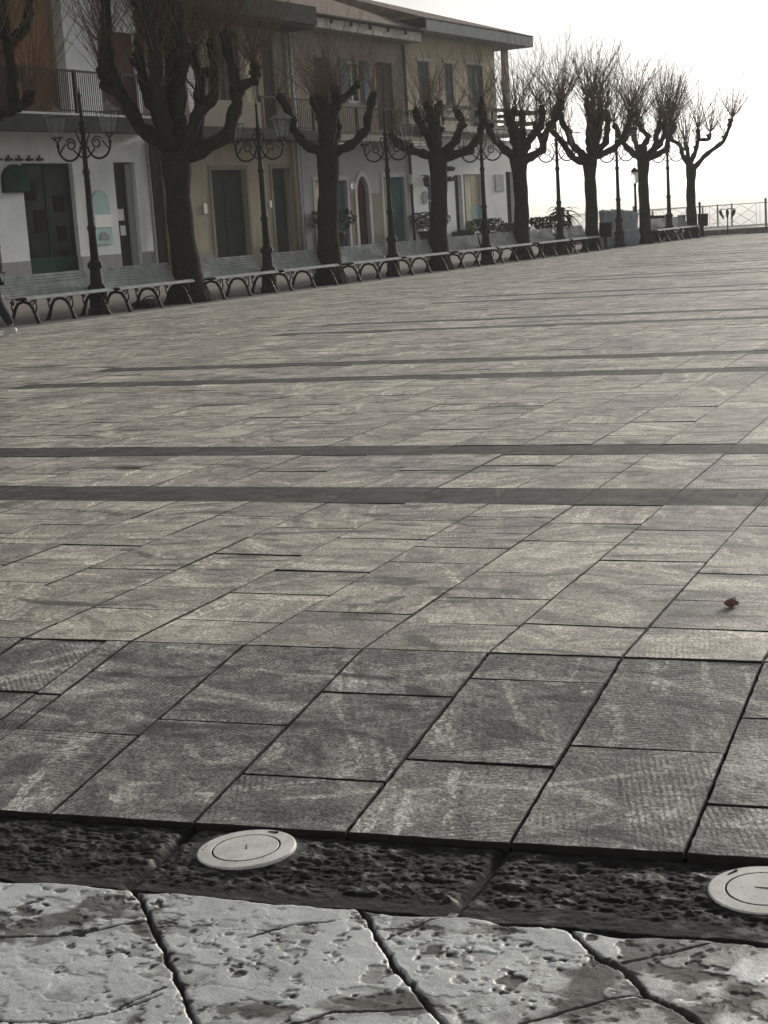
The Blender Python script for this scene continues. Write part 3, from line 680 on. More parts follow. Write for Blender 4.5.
for a, b in ((8.72,9.22),(10.38,10.88)):
    m = MB(); m.box(a, b, -0.06, -0.015, 5.48, 6.95); m.build('shutter', M['blueshut'], h, bevel=0.006)
m = MB(); m.box(5.7, 13.6, -0.85, 0.02, 4.10, 4.30); m.build('balcony_slab', M['greywall'], h, bevel=0.01)
m = MB(); railing(m, 5.75, 13.55, -0.8, 4.3, 5.2, 0.13, 0.012); m.build('balcony_railing', M['rail'], h)
cassette(h, 6.65, 7.9, 3.86, -1.02); cassette(h, 12.0, 13.4, 3.96, -1.02)
m = MB(); m.box(5.66, 14.0, -0.62, -0.55, 7.78, 8.10); p = m.build('eave_board', M['fascia'], h)
m = MB()
for x in np.arange(5.9, 13.9, 1.35): m.box(x, x+0.07, -0.70, -0.622, 7.95, 8.14)
m.tube([(5.66,-0.70,8.16),(14.0,-0.70,8.16)], 0.06, 8); m.build('gutter', M['darkfascia'], p)
m = MB(); m.box(5.66, 14.0, -0.545, 9.0, 7.76, 7.86); m.build('soffit', M['greywall'], h)
hip_roof(h, 5.66, 14.1, -0.7, 9.4, 8.22, 2.3, 0.3, 4.5, M['tiles'])
m = MB(); m.tube([(13.55,-0.08,0.1),(13.55,-0.08,7.7)], 0.055, 8); m.build('downpipe', M['darkfascia'], h, True)
m = MB(); m.lathe([(0.05,2.5),(0.08,2.55),(0.07,2.72),(0.02,2.76)], 8, (9.05,-0.1,0)); m.build('wall_lamp', M['milk'], h)
m = MB(); m.lathe([(0.06,2.62),(0.09,2.68),(0.09,2.95),(0.03,3.0)], 8, (13.42,-0.12,0)); m.build('wall_lamp', M['milk'], h)

# --- cream end house
h = thing('cream_house', 'cream house at the sea end with a corner pillar, balcony and wide flat eave', 'house', HO, RZ)
D1 = (17.46,18.12,0.2,2.95); D2 = (22.5,23.3,0.2,3.06); D3 = (18.28,20.1,0.75,2.97); D4 = (15.05,15.95,0.2,2.9)
m = MB(); wall_front(m, 13.65, 23.6, 0, 4.35, [D1, D2, D3, D4]); shell(m, 13.65, 23.6, 0, 4.35, 8); m.build('wall', M['white'], h)
pane(h, 'door', M['doordark'], D1, 0.2, 0.07, M['doordark'], 1, 2); pane(h, 'door', M['doordark'], D2, 0.2, 0.07, M['doordark'], 1, 2); pane(h, 'door', M['blueshut'], D4, 0.2, 0.07, M['trim'], 1, 2)
m = MB(); m.box(18.62,19.25,0.14,0.19,0.77,2.95); p = m.build('window', M['paleglass'], h)
m = MB(); m.box(18.29,18.60,0.08,0.14,0.77,2.95); m.build('shutter', M['blueshut'], h)
m = MB(); m.box(19.28,20.09,0.14,0.19,1.75,2.95); m.build('window_panel', M['creampanel'], h); m = MB(); m.box(19.28,20.09,0.14,0.19,0.77,1.74); m.build('window_panel', M['paleteal'], h)
m = MB(); m.box(21.35,22.2,-0.04,0.01,2.25,2.95); m.build('plaque', M['slat'], h, bevel=0.01)
for x, z in ((16.85,3.19),(16.89,2.80)):
    m = MB(); m.box(x-0.13,x+0.13,-0.22,0.0,z-0.09,z+0.09); m.tube([(x,-0.24,z),(x,-0.33,z-0.02)], 0.07, 8); m.build('wall_spotlight', M['iron'], h)
m = MB(); m.lathe([(0.05,2.5),(0.13,2.56),(0.17,2.84),(0.05,2.95)], 6, (14.62,-0.22,0)); m.box(14.6,14.64,-0.2,0,2.93,2.96); m.build('wall_lantern', M['iron'], h)
m = MB(); m.prism([(14.75+0.24*math.cos(a), 2.12+0.24*math.sin(a)) for a in np.linspace(0, 2*math.pi, 20)[:-1]], 'y', -0.03, 0.01); m.build('round_plaque', M['dado'], h)
m = MB(); m.box(14.0,14.5,-0.02,0.01,0.0,1.2); m.build('dado', M['dado'], h)
W4 = [(14.80,15.74,5.55,7.20),(17.08,17.85,5.55,7.24),(19.20,20.70,4.75,7.30)]
m = MB(); wall_front(m, 13.65, 21.92, 4.35, 8.15, W4); 
m.quad((13.65,0,4.35),(13.65,8,4.35),(13.65,8,8.15),(13.65,0,8.15)); m.quad((21.92,0,4.35),(21.92,0,8.15),(21.92,8,8.15),(21.92,8,4.35)); m.quad((13.65,8,4.35),(21.92,8,4.35),(21.92,8,8.15),(13.65,8,8.15))
m.build('upper_wall', M['cream'], h)
for o in W4:
    pane(h, 'shutter', M['blueshut'], o, 0.06, 0.06, M['blueshut'], 2)
    m = MB(); m.box(o[0]-0.14, o[1]+0.14, -0.06, 0.02, o[3]+0.002, o[3]+0.12); m.build('lintel', M['trim'], h)
    if o[2] > 5: m = MB(); m.box(o[0]-0.12, o[1]+0.12, -0.10, 0.02, o[2]-0.10, o[2]-0.002); m.build('sill', M['trim'], h)
m = MB(); m.box(23.01, 23.37, 0.0, 0.2, 4.78, 8.15); m.build('corner_pillar', M['greywall'], h, bevel=0.01)
m = MB(); m.box(13.7, 24.1, -1.0, 0.0, 4.52, 4.76); m.box(21.93, 24.1, 0.002, 8.0, 4.52, 4.76); m.build('balcony_slab', M['concrete'], h, bevel=0.01)
m = MB()
for z0, z1 in ((5.38,5.52),(4.94,5.06)):
    m.box(14.9, 24.08, -0.97, -0.90, z0, z1); m.box(24.01, 24.08, -0.895, 7.9, z0, z1)
for x in np.arange(14.95, 24.1, 1.52): m.box(x-0.035, x+0.035, -0.895, -0.83, 4.76, 5.5)
for y in (2, 5, 7.8): m.box(23.95, 24.005, y-0.03, y+0.03, 4.76, 5.5)
m.build('balcony_railing', M['rail'], h)
cassette(h, 14.1, 16.1, 4.34, -0.98)
m = MB(); m.box(13.9, 23.95, -0.92, -0.86, 8.16, 8.56); m.box(23.89, 23.95, -0.858, 8.4, 8.16, 8.56); p = m.build('eave_board', M['greyfascia'], h)
m = MB(); m.box(13.7, 23.94, -0.93, 8.3, 8.57, 8.61); m.build('gutter', M['darkfascia'], p)
m = MB(); m.box(13.7, 23.885, -0.857, 8.3, 8.152, 8.24); m.build('soffit', M['greyfascia'], h)
hip_roof(h, 13.7, 23.95, -0.93, 8.4, 8.612, 1.55, 0.3, 6.0, M['tiles'])

# ------------------------------------------------------------------ potted plants by the house fronts and the row
def potted(loc, label, ph, pr, kind, hgt, seed, group='potted plants along the row and house fronts', mat='terra'):
    t = thing('potted_plant', label, 'potted plant', loc, RZ, group); r = random.Random(seed)
    m = MB(); m.lathe([(pr*0.72,0),(pr*0.78,0.02),(pr,ph*0.9),(pr*1.08,ph*0.9),(pr*1.08,ph),(pr*0.9,ph),(pr*0.85,ph*0.93),(0.001,ph*0.93)], 16); m.build('pot', M[mat], t, True)
    m = MB()
    if kind == 'palm':
        m.tube([(0,0,ph*0.9),(0.02,0.01,ph+hgt*0.5),(0.03,0,ph+hgt*0.6)], [0.07,0.055,0.045], 8)
        for k in range(34):
            a = r.uniform(0, 6.28); el = r.uniform(-0.2, 1.2); L = r.uniform(0.45,0.75); p0 = Vector((0.03,0,ph+hgt*0.6)); pts = []
            for i in range(7):
                u = i/6; rr = L*u*math.cos(el*(1-0.5*u)); pts.append(p0+Vector((math.cos(a)*rr, math.sin(a)*rr, L*(math.sin(el)*u-0.75*u*u))))
            for i in range(6):
                wd = 0.05*math.sin(math.pi*(i/6)*0.9+0.25); wd2 = 0.05*math.sin(math.pi*((i+1)/6)*0.9+0.25) if i < 5 else 0.003
                sd_ = Vector((-math.sin(a), math.cos(a), 0)); up_ = Vector((0,0,0.012))
                m.quad(pts[i]-sd_*wd, pts[i]+up_, pts[i+1]+up_, pts[i+1]-sd_*wd2); m.quad(pts[i]+up_, pts[i]+sd_*wd, pts[i+1]+sd_*wd2, pts[i+1]+up_)
    else:
        for k in range(9):
            a = r.uniform(0,6.28); q = r.uniform(0.2,0.9); m.tube([(0,0,ph*0.9),(math.cos(a)*pr*q,math.sin(a)*pr*q,ph+hgt*0.5),(math.cos(a)*pr*q*1.8,math.sin(a)*pr*q*1.8,ph+hgt*r.uniform(0.7,1))], [0.012,0.009,0.005], 5)
        for k in range(650):
            a = r.uniform(0,6.28); q = math.sqrt(r.random())*pr*1.9; z = ph+hgt*(0.12+0.88*r.random()**0.8)
            q *= 0.5+0.6*math.sin(min(1,(z-ph)/hgt)*2.6)
            c = Vector((math.cos(a)*q, math.sin(a)*q, z)); L = r.uniform(0.09,0.17)
            d1 = Vector((r.uniform(-1,1),r.uniform(-1,1),r.uniform(-.4,1))).normalized(); d2 = d1.orthogonal().normalized()
            m.quad(c-d1*L*0.5, c+d2*L*0.28, c+d1*L*0.5, c-d2*L*0.28)
    m.build('foliage', M['leaf'], t)
    return t
potted(rowpt(5.4,0.35), 'tall palm like potted plant with drooping leaves behind benches at the row\'s gap of sea', 0.42, 0.30, 'palm', 1.35, 1)
potted(rowpt(5.0,0.65), 'low bushy potted plant beside the drooping palm like plant', 0.42, 0.34, 'bush', 0.72, 2)
potted(rowpt(14.6,0.4), 'small dark potted plant behind the farthest pair of benches', 0.35, 0.24, 'bush', 0.55, 3)
potted(rowpt(6.55,FT-0.55,0.11), 'leafy plant in a tall dark pot beside the yellow glazed door', 0.95, 0.42, 'bush', 0.75, 4, mat='bin')
potted(rowpt(13.9,FT-0.55,0.11), 'bushy plant in a dark pot where beige house meets cream house', 0.75, 0.40, 'bush', 0.7, 5, mat='bin')
potted(rowpt(17.0,FT-0.5,0.11), 'small green plant at the foot of the cream house\'s narrow grey door', 0.25, 0.22, 'bush', 0.4, 6, mat='bin')
potted(rowpt(18.9,FT-0.6,0.11), 'plant in a wide black pot under the cream house\'s bright window', 0.5, 0.38, 'bush', 0.55, 7, mat='bin')
potted(rowpt(21.6,FT-0.5,0.11), 'low plant against white wall below the grey plaque', 0.25, 0.25, 'bush', 0.55, 8, mat='bin')

# ------------------------------------------------------------------ pollarded trees (a = sideways, b = depth, z) traced limbs with real depth
RXV = Vector((0.9217, 0.3878, 0)); AXZ = math.atan2(RXV.y, RXV.x)
TREES={
0:((-16.27,21.75),[[(-0.02, 2.63), (0.2, 3.2)], [(0.51, 3.29), (0.88, 3.37), (1.13, 3.46), (1.17, 3.91), (1.16, 4.4), (1.14, 4.85), (1.16, 5.22), (1.2, 5.58)], [(1.2, 4.44), (1.39, 4.59), (1.49, 4.75), (1.52, 5.11), (1.52, 5.44)], [(0.51, 3.29), (0.65, 3.53), (0.82, 3.81), (0.87, 4.05), (0.87, 4.42), (0.82, 4.75), (0.88, 5.15)], [(0.51, 3.29), (0.22, 3.52), (0.05, 3.9), (0.07, 4.47)], [(0.89, 4.4), (1.0, 4.52), (1.06, 4.82), (1.03, 5.14)], [(1.13, 3.46), (1.33, 3.55), (1.39, 3.69)]]),
1:((-15.61,27.99),[[(-0.06, 2.82)], [(-0.15, 2.98), (-0.66, 3.4), (-0.96, 4.0), (-1.12, 4.45), (-1.12, 5.08), (-1.07, 5.74), (-1.01, 6.17)], [(-0.09, 3.12), (-0.38, 3.73), (-0.54, 4.22), (-0.62, 4.71), (-0.58, 5.38), (-0.56, 5.95)], [(0.06, 3.11), (0.12, 3.79), (0.26, 4.51), (0.29, 5.13), (0.29, 5.71), (0.32, 6.13)], [(0.16, 3.01), (0.41, 3.53), (0.79, 3.9), (0.84, 4.57), (0.83, 5.05)], [(0.25, 2.8), (1.03, 3.15), (1.23, 3.72), (1.24, 4.21), (1.15, 4.65), (1.16, 5.08)], [(1.27, 3.99), (1.61, 4.11), (1.67, 4.23), (1.58, 4.48)], [(-0.14, 3.03), (-0.24, 3.67), (-0.28, 4.3), (-0.17, 5.02), (-0.13, 5.73)], [(-0.96, 4.0), (-1.29, 4.22), (-1.33, 4.61), (-1.27, 4.99)]]),
2:((-15.03,33.45),[[(0.14, 2.98)], [(0.05, 2.9), (-0.34, 3.09), (-0.58, 3.44), (-0.68, 3.9), (-0.81, 4.19)], [(0.09, 3.06), (0.07, 3.57), (-0.08, 3.98), (-0.1, 4.14)], [(0.21, 3.11), (0.33, 3.67), (0.42, 4.11), (0.4, 4.28)], [(0.41, 3.94), (0.71, 4.12), (0.96, 4.36)], [(0.22, 2.86), (0.69, 3.03), (1.06, 3.34), (1.14, 3.79), (1.25, 4.06)], [(0.17, 3.06), (0.16, 3.74), (0.19, 4.07)]]),
3:((-14.44,39.03),[[(0.11, 2.83)], [(0.05, 2.83), (-0.4, 2.96), (-0.79, 3.11), (-1.1, 3.45)], [(0.05, 2.93), (-0.12, 3.39), (-0.31, 3.72), (-0.37, 4.1)], [(0.12, 2.92), (0.08, 3.44), (-0.02, 3.89), (-0.17, 4.16)], [(0.25, 2.91), (0.6, 3.21), (0.77, 3.65), (0.64, 3.98)], [(0.31, 2.81), (0.91, 2.94), (1.19, 3.3), (1.31, 3.75), (1.24, 4.13)]]),
4:((-13.88,44.34),[[(0.03, 2.74)], [(-0.06, 2.78), (-0.48, 3.17), (-0.75, 3.54), (-0.95, 3.88), (-1.08, 4.17)], [(0.02, 2.89), (0.1, 3.31), (-0.07, 3.68), (-0.08, 4.03), (0.05, 4.24)], [(0.17, 2.95), (0.33, 3.3), (0.64, 3.63), (0.69, 3.91), (0.63, 4.17)], [(0.24, 2.77), (0.69, 2.99), (0.85, 3.48), (1.09, 3.82), (1.26, 4.3)], [(0.78, 3.63), (1.03, 3.77), (1.19, 4.05), (1.23, 4.29)], [(0.72, 3.26), (0.65, 3.59), (0.57, 3.72)]]),
5:((-13.31,49.75),[[(0.06, 2.78)], [(-0.03, 2.84), (-0.29, 3.05), (-0.51, 3.32), (-0.62, 3.68), (-0.82, 4.01), (-0.84, 4.32), (-0.78, 4.57)], [(-0.08, 2.7), (-0.44, 2.86), (-0.7, 3.33), (-1.04, 3.78), (-0.94, 4.06)], [(0.09, 2.92), (0.27, 3.31), (0.16, 3.81), (0.06, 4.27), (0.13, 4.51)], [(0.21, 2.96), (0.59, 3.29), (0.71, 3.78), (0.72, 4.33)], [(0.21, 2.87), (0.81, 3.07), (1.15, 3.5), (1.3, 3.92), (1.36, 4.23)], [(0.77, 3.04), (0.99, 3.31), (0.97, 3.58), (0.84, 3.86)]]),
6:((-12.78,54.72),[[(0.04, 2.8)], [(-0.04, 2.83), (-0.43, 3.12), (-0.67, 3.38), (-0.51, 3.68), (-0.28, 3.84)], [(0.01, 2.9), (0.13, 3.31), (0.31, 3.56), (0.1, 3.87), (0.06, 4.13)], [(0.11, 2.89), (0.52, 3.21), (0.71, 3.59), (0.65, 4.03)], [(0.18, 2.82), (0.87, 3.09), (1.01, 3.57), (1.24, 3.82), (1.2, 4.09)], [(0.96, 3.47), (1.09, 3.85), (1.0, 4.07)]]),
7:((-12.23,59.90),[[(0.03, 2.6)], [(-0.05, 2.63), (-0.26, 2.98), (-0.38, 3.36), (-0.68, 3.54), (-0.78, 3.86)], [(-0.05, 2.71), (-0.04, 3.13), (-0.1, 3.48)], [(0.04, 2.73), (0.23, 3.17), (0.3, 3.53), (0.25, 3.92)], [(0.27, 3.51), (0.73, 3.48), (0.81, 3.74)], [(0.16, 2.53), (0.61, 2.98), (1.18, 3.37), (1.33, 3.84), (1.42, 4.17)]]),
}
TLAB = {0:'bare pollarded tree cut by the left edge, only its limbs in view', 1:'biggest bare pollarded tree, before the gap between white and ochre houses',
 2:'second full bare tree from the left, in front of the ochre and beige houses\' joint', 3:'third full bare tree from left, before the meeting of beige and cream houses',
 4:'bare tree in front of the cream house\'s end corner, last before open sky', 5:'bare pollarded tree with a black bin, between the end house and grey blue tarp',
 6:'bare pollarded tree just right of the grey blue tarp cover', 7:'bare tree at the far right end of the row, one long limb reaching right'}
TR = {0:0.27, 1:0.27, 2:0.245, 3:0.225, 4:0.215, 5:0.20, 6:0.19, 7:0.18}
def make_tree(k):
    loc, limbs = TREES[k]; r = random.Random(100+k)
    t = thing('pollarded_tree', TLAB[k], 'tree', (loc[0], loc[1], 0.012), AXZ, 'pollarded trees in the row')
    R0 = TR[k]; m = MB(); tw = MB(); fk = limbs[0][0]; fz = fk[1]+0.06
    # trunk with root flare and bark swellings
    pr = []; pp = []
    for i in range(15):
        u = i/14; z = fz*u; fl = 1+0.75*math.exp(-u*9)+0.32*max(0, u-0.78)/0.22
        pp.append((fk[0]*u+0.02*math.sin(u*7+k), 0.02*math.cos(u*5+k), z-0.03 if i == 0 else z)); pr.append(R0*fl*(1-0.12*u)*(1+0.05*math.sin(u*23+k)))
    m.tube(pp, pr, 14)
    for q in range(6):
        a = q*1.05+r.uniform(0,0.5); m.tube([(math.cos(a)*R0*0.6,math.sin(a)*R0*0.6,0.5),(math.cos(a)*R0*1.15,math.sin(a)*R0*1.15,0.16),(math.cos(a)*R0*1.8,math.sin(a)*R0*1.8,-0.02)], [0.09,0.10,0.04], 7)
    fork = Vector((fk[0], 0, fz-0.12))
    big = {0:1.15,1:1.2,2:1.0,3:1.0,4:1.0,5:1.0,6:0.95,7:0.8}[k]
    allp = []
    for li, L in enumerate(limbs[1:]):
        sgn = 1 if (li % 2) else -1; dep = sgn*r.uniform(0.25, 0.95)
        n = len(L); pts = []
        start_fork = math.hypot(L[0][0]-fk[0], L[0][1]-fk[1]) < 0.55
        if start_fork: b0 = 0.0
        else:
            near = min(allp, key=lambda p: (p.x-L[0][0])**2+(p.z-L[0][1])**2) if allp else fork; b0 = near.y
        for i, (a, z) in enumerate(L):
            u = i/max(1, n-1); pts.append(Vector((a, b0+dep*(u**1.2)*(1 if start_fork else 0.5), z)))
        if start_fork: pts = [fork]+pts
        allp += pts; allL = [(pts, start_fork)]
        if start_fork and r.random() < (0.75 if k < 5 else 0.55):      # a sister limb that leans into the depth of the crown
            f = r.uniform(-0.35, 0.45); off = -dep*1.25
            allL.append(([fork]+[Vector((fk[0]+(a-fk[0])*f+r.uniform(-.06,.06), off*((i+1)/n)**1.1, z*r.uniform(0.97,1.02))) for i, (a, z) in enumerate(L)], True))
        for P, sf in allL:
            # resample with knobbly wobble
            fine = []; rs = []
            seg = len(P)-1
            for i in range(seg):
                for q in range(4):
                    u = q/4; p = P[i].lerp(P[i+1], u)
                    if i+q > 0: p = p+Vector((r.uniform(-.018,.018), r.uniform(-.03,.03), r.uniform(-.015,.015)))
                    fine.append(p)
            fine.append(P[-1]); nf = len(fine)
            r0 = (0.135 if sf else 0.085)*big; r1 = (0.072 if sf else 0.06)*big
            for i in range(nf):
                u = i/(nf-1); rr = r0+(r1-r0)*u; rr *= 1+0.16*math.sin(i*2.1+li)
                if nf-4 <= i: rr *= 1.28
                rs.append(rr)
            rs[-1] *= 0.55
            m.tube(fine, rs, 8)
            if k:
                hd = fine[-2]
                for q in range(4):
                    d = Vector((r.uniform(-1,1), r.uniform(-1,1), r.uniform(-0.2,1))).normalized(); b_ = r1*r.uniform(0.75,1.05)
                    m.tube([hd-d*b_*0.5, hd+d*b_*0.5, hd+d*b_*1.25, hd+d*b_*1.6], [b_*0.8, b_*0.95, b_*0.7, b_*0.2], 7)
            for q in range(3):       # stubs and burrs
                i = r.randrange(nf//2, nf); d = Vector((r.uniform(-1,1), r.uniform(-1,1), r.uniform(0,1))).normalized()
                m.tube([fine[i], fine[i]+d*rs[i]*1.3, fine[i]+d*rs[i]*1.9], [rs[i]*0.75, rs[i]*0.62, rs[i]*0.2], 6)
            # whips from the knob and from the upper half of the limb
            src = [(fine[-1], {1:32,2:10,3:10,4:18}.get(k,26), 1.0)]+[(fine[i], {1:8,2:2,3:2,4:4}.get(k,5), 0.8) for i in range(nf//2, nf-1, 2)]
            for p0, cnt, sc in src:
                for q in range(cnt):
                    Lh = r.uniform(1.0, 2.45)*sc*(0.75 if k in (2,3) else 1.0)
                    a = r.uniform(0, 6.28); sp = r.uniform(0.05, 1.15)
                    d = Vector((math.cos(a)*sp+0.12*(p0.x-fk[0]), math.sin(a)*sp+0.12*p0.y, 1)).normalized()
                    pts = [p0]; n_ = 5
                    for i in range(1, n_+1):
                        pts.append(pts[-1]+d*(Lh/n_)); d = (d+Vector((r.uniform(-.13,.13), r.uniform(-.15,.15), 0.06))).normalized()
                    w0 = r.uniform(0.006, 0.010)*(1.1 if k > 4 else 0.9); tw.tube(pts, [w0*(1-0.75*i/n_) for i in range(n_+1)], 4, False)
                    for sgm in range(r.randint(2, 4)):
                        i = r.randint(1, n_-1); dd = (pts[i+1]-pts[i]).normalized()+Vector((r.uniform(-.7,.7), r.uniform(-.7,.7), r.uniform(0,.3)))
                        dd.normalize(); l2 = Lh*r.uniform(0.18, 0.42); q1 = pts[i]+dd*l2*0.5; q2 = q1+(dd+Vector((0,0,0.35))).normalized()*l2*0.5
                        tw.tube([pts[i], q1, q2], [w0*0.55, w0*0.42, w0*0.25], 3, False)
    m.build('trunk', M['bark'], t, True); tw.build('crown', M['twig'], t)
    return t
for k in TREES: make_tree(k)

def tree_loc(k): return Vector((TREES[k][0][0], TREES[k][0][1], 0.016))
# bins strapped to two of the trunks
def tree_bin(pos, label, wdt):
    t = thing('litter_bin', label, 'litter bin', pos, AXZ, 'bins on tree trunks')
    m = MB(); m.prism([(-wdt/2*0.88,0),(wdt/2*0.88,0),(wdt/2,0.42),(-wdt/2,0.42)], 'y', -0.14, 0.14); m.build('body', M['bin'], t, bevel=0.012)
    m = MB(); m.box(-wdt/2-0.012, wdt/2+0.012, -0.15, 0.15, 0.421, 0.45); m.build('rim', M['iron'], t, bevel=0.006)
    m = MB(); m.box(-0.05,0.05,0.14,0.155,-0.36,0.38); m.box(-0.14,0.14,0.10,0.2,-0.385,-0.361); m.build('post', M['iron'], t)
p = tree_loc(5)+RXV*0.46; tree_bin((p.x, p.y, 0.41), 'black litter bin at the trunk left of the grey blue tarp', 0.36)
p = tree_loc(7)+RXV*0.42; tree_bin((p.x, p.y, 0.41), 'black litter bin right of the last trunk in the row', 0.34)
p = tree_loc(7)-RXV*0.36; tree_bin((p.x, p.y, 0.41), 'black litter bin left of the last trunk in the row', 0.24)

# ------------------------------------------------------------------ street lamps
def make_lamp():
    t = thing('street_lamp', '', 'street lamp', (0,0,0), RZ, 'cast iron lamps in the row')
    m = MB(); m.lathe([(0.20,0),(0.20,0.10),(0.165,0.13),(0.155,0.42),(0.175,0.45),(0.175,0.50),(0.12,0.56),(0.105,0.82),(0.14,0.86),(0.14,0.92),(0.085,0.98)], 8); m.build('base', M['iron'], t, bevel=0.006)
    m = MB(); m.lathe([(0.075,0.95),(0.066,1.5),(0.082,1.53),(0.082,1.58),(0.060,1.62),(0.052,2.5),(0.068,2.53),(0.068,2.58),(0.048,2.62),(0.042,3.35),(0.06,3.38),(0.06,3.42),(0.035,3.46),(0.02,3.85),(0.034,3.88),(0.012,3.94),(0.003,4.04)], 14); m.build('pole', M['iron'], t, True)
    for sg in (-1, 1):
        # scrolled arm, in the plane across the row
        m = MB(); C = []
        for i in range(25):
            u = i/24; a = math.pi*(1.02+u*0.98); C.append((0, sg*(0.33+0.25*math.cos(a)), 3.02+0.25*math.sin(a)))
        m.tube(C, 0.021, 7)
        sp = []
        for i in range(30):
            u = i/29; a = 0.6+u*2*math.pi*1.35; rr = 0.115*(1-0.62*u); sp.append((0, sg*(0.29+rr*math.cos(a)), 3.05+rr*math.sin(a)))
        m.tube(sp, 0.015, 6)
        m.tube([(0,sg*0.05,2.80),(0,sg*0.14,2.86),(0,sg*0.24,2.95)], 0.015, 6); m.tube([(0,sg*0.40,3.08),(0,sg*0.48,3.0),(0,sg*0.54,2.93)], 0.014, 6)
        cu = []
        for i in range(16):
            u = i/15; a = math.pi*(-0.1)+u*math.pi*1.5; rr = 0.07*(1-0.5*u); cu.append((0, sg*(0.085+rr*math.cos(a)*0.9), 3.26+rr*math.sin(a)))
        m.tube([(0,sg*0.045,3.0),(0,sg*0.085,3.1),(0,sg*0.13,3.2)]+cu, 0.014, 6)
        m.tube([(0,sg*0.58,3.02),(0,sg*0.58,3.13)], [0.03,0.02], 8)
        m.build('arm', M['iron'], t, True)
        # lantern: six ribs flaring upward, glass, cap and finial
        y = sg*0.58; n = 6; zb, zt, rb_, rt = 3.20, 3.56, 0.105, 0.20
        m = MB()
        for i in range(n):
            a = i*2*math.pi/n; m.tube([(math.cos(a)*rb_, y+math.sin(a)*rb_, zb),(math.cos(a)*rt, y+math.sin(a)*rt, zt)], 0.0065, 4)
            m.tube([(0,y,3.11),(math.cos(a)*rb_, y+math.sin(a)*rb_, zb)], 0.009, 4, False)
            b = (i+1)*2*math.pi/n
            for q, z in ((rb_,zb),(rt,zt)): m.tube([(math.cos(a)*q,y+math.sin(a)*q,z),(math.cos(b)*q,y+math.sin(b)*q,z)], 0.007, 4)
        lan = m.build('lantern', M['iron'], t)
        m = MB(); m.lathe([(rt+0.03,zt+0.012),(rt+0.03,zt+0.03),(0.13,zt+0.10),(0.06,zt+0.135),(0.05,zt+0.16),(0.02,zt+0.19),(0.002,zt+0.23)], 6, (0,y,0)); m.build('cap', M['lcap'], lan)
        m = MB()
        for i in range(n):
            a = i*2*math.pi/n; b = (i+1)*2*math.pi/n; k = 0.97
            m.quad((math.cos(a)*rb_*k,y+math.sin(a)*rb_*k,zb),(math.cos(b)*rb_*k,y+math.sin(b)*rb_*k,zb),(math.cos(b)*rt*k,y+math.sin(b)*rt*k,zt),(math.cos(a)*rt*k,y+math.sin(a)*rt*k,zt))
        m.build('glass', M['lglass'], lan)
    return t
LS = [-18.22,-12.47,-6.87,-1.49,3.80,8.88,13.98]
LLAB = ['double lantern street lamp nearest the left edge, before the white shop house','double lantern street lamp in front of the ochre house\'s doors','double lantern street lamp before the beige house\'s teal door',
 'double lantern street lamp before the cream house\'s bright window','double lantern lamp beside the drooping palm like plant, against the sea','double lantern lamp standing right before the grey blue tarp cover','farthest double lantern lamp, left of the last tree in the row']
lamp0 = make_lamp()
for i, s in enumerate(LS):
    o = lamp0 if i == 0 else dup(lamp0)
    o.location = rowpt(s, -0.25, 0.014); o['label'] = LLAB[i]; o.scale = (1.0, 1.0, 0.985)

# plain lamp post with a milky lantern behind the sixth tree
t = thing('lamp_post', 'slim lamp post with a white lantern, tight behind the trunk right of the tarp', 'lamp post', (tree_loc(6)+Vector((-0.38,0.93,0))*1.6-RXV*0.02)[:], AXZ)
m = MB(); m.lathe([(0.10,0),(0.10,0.4),(0.05,0.5),(0.04,1.95),(0.06,2.0),(0.03,2.05)], 10); m.build('pole', M['iron'], t, True)
m = MB(); m.lathe([(0.07,2.05),(0.12,2.10),(0.14,2.34),(0.09,2.45)], 10); m.build('lantern', M['milk'], t, True)
m = MB(); m.lathe([(0.15,2.435),(0.10,2.52),(0.02,2.6)], 10); m.build('cap', M['iron'], t, True)

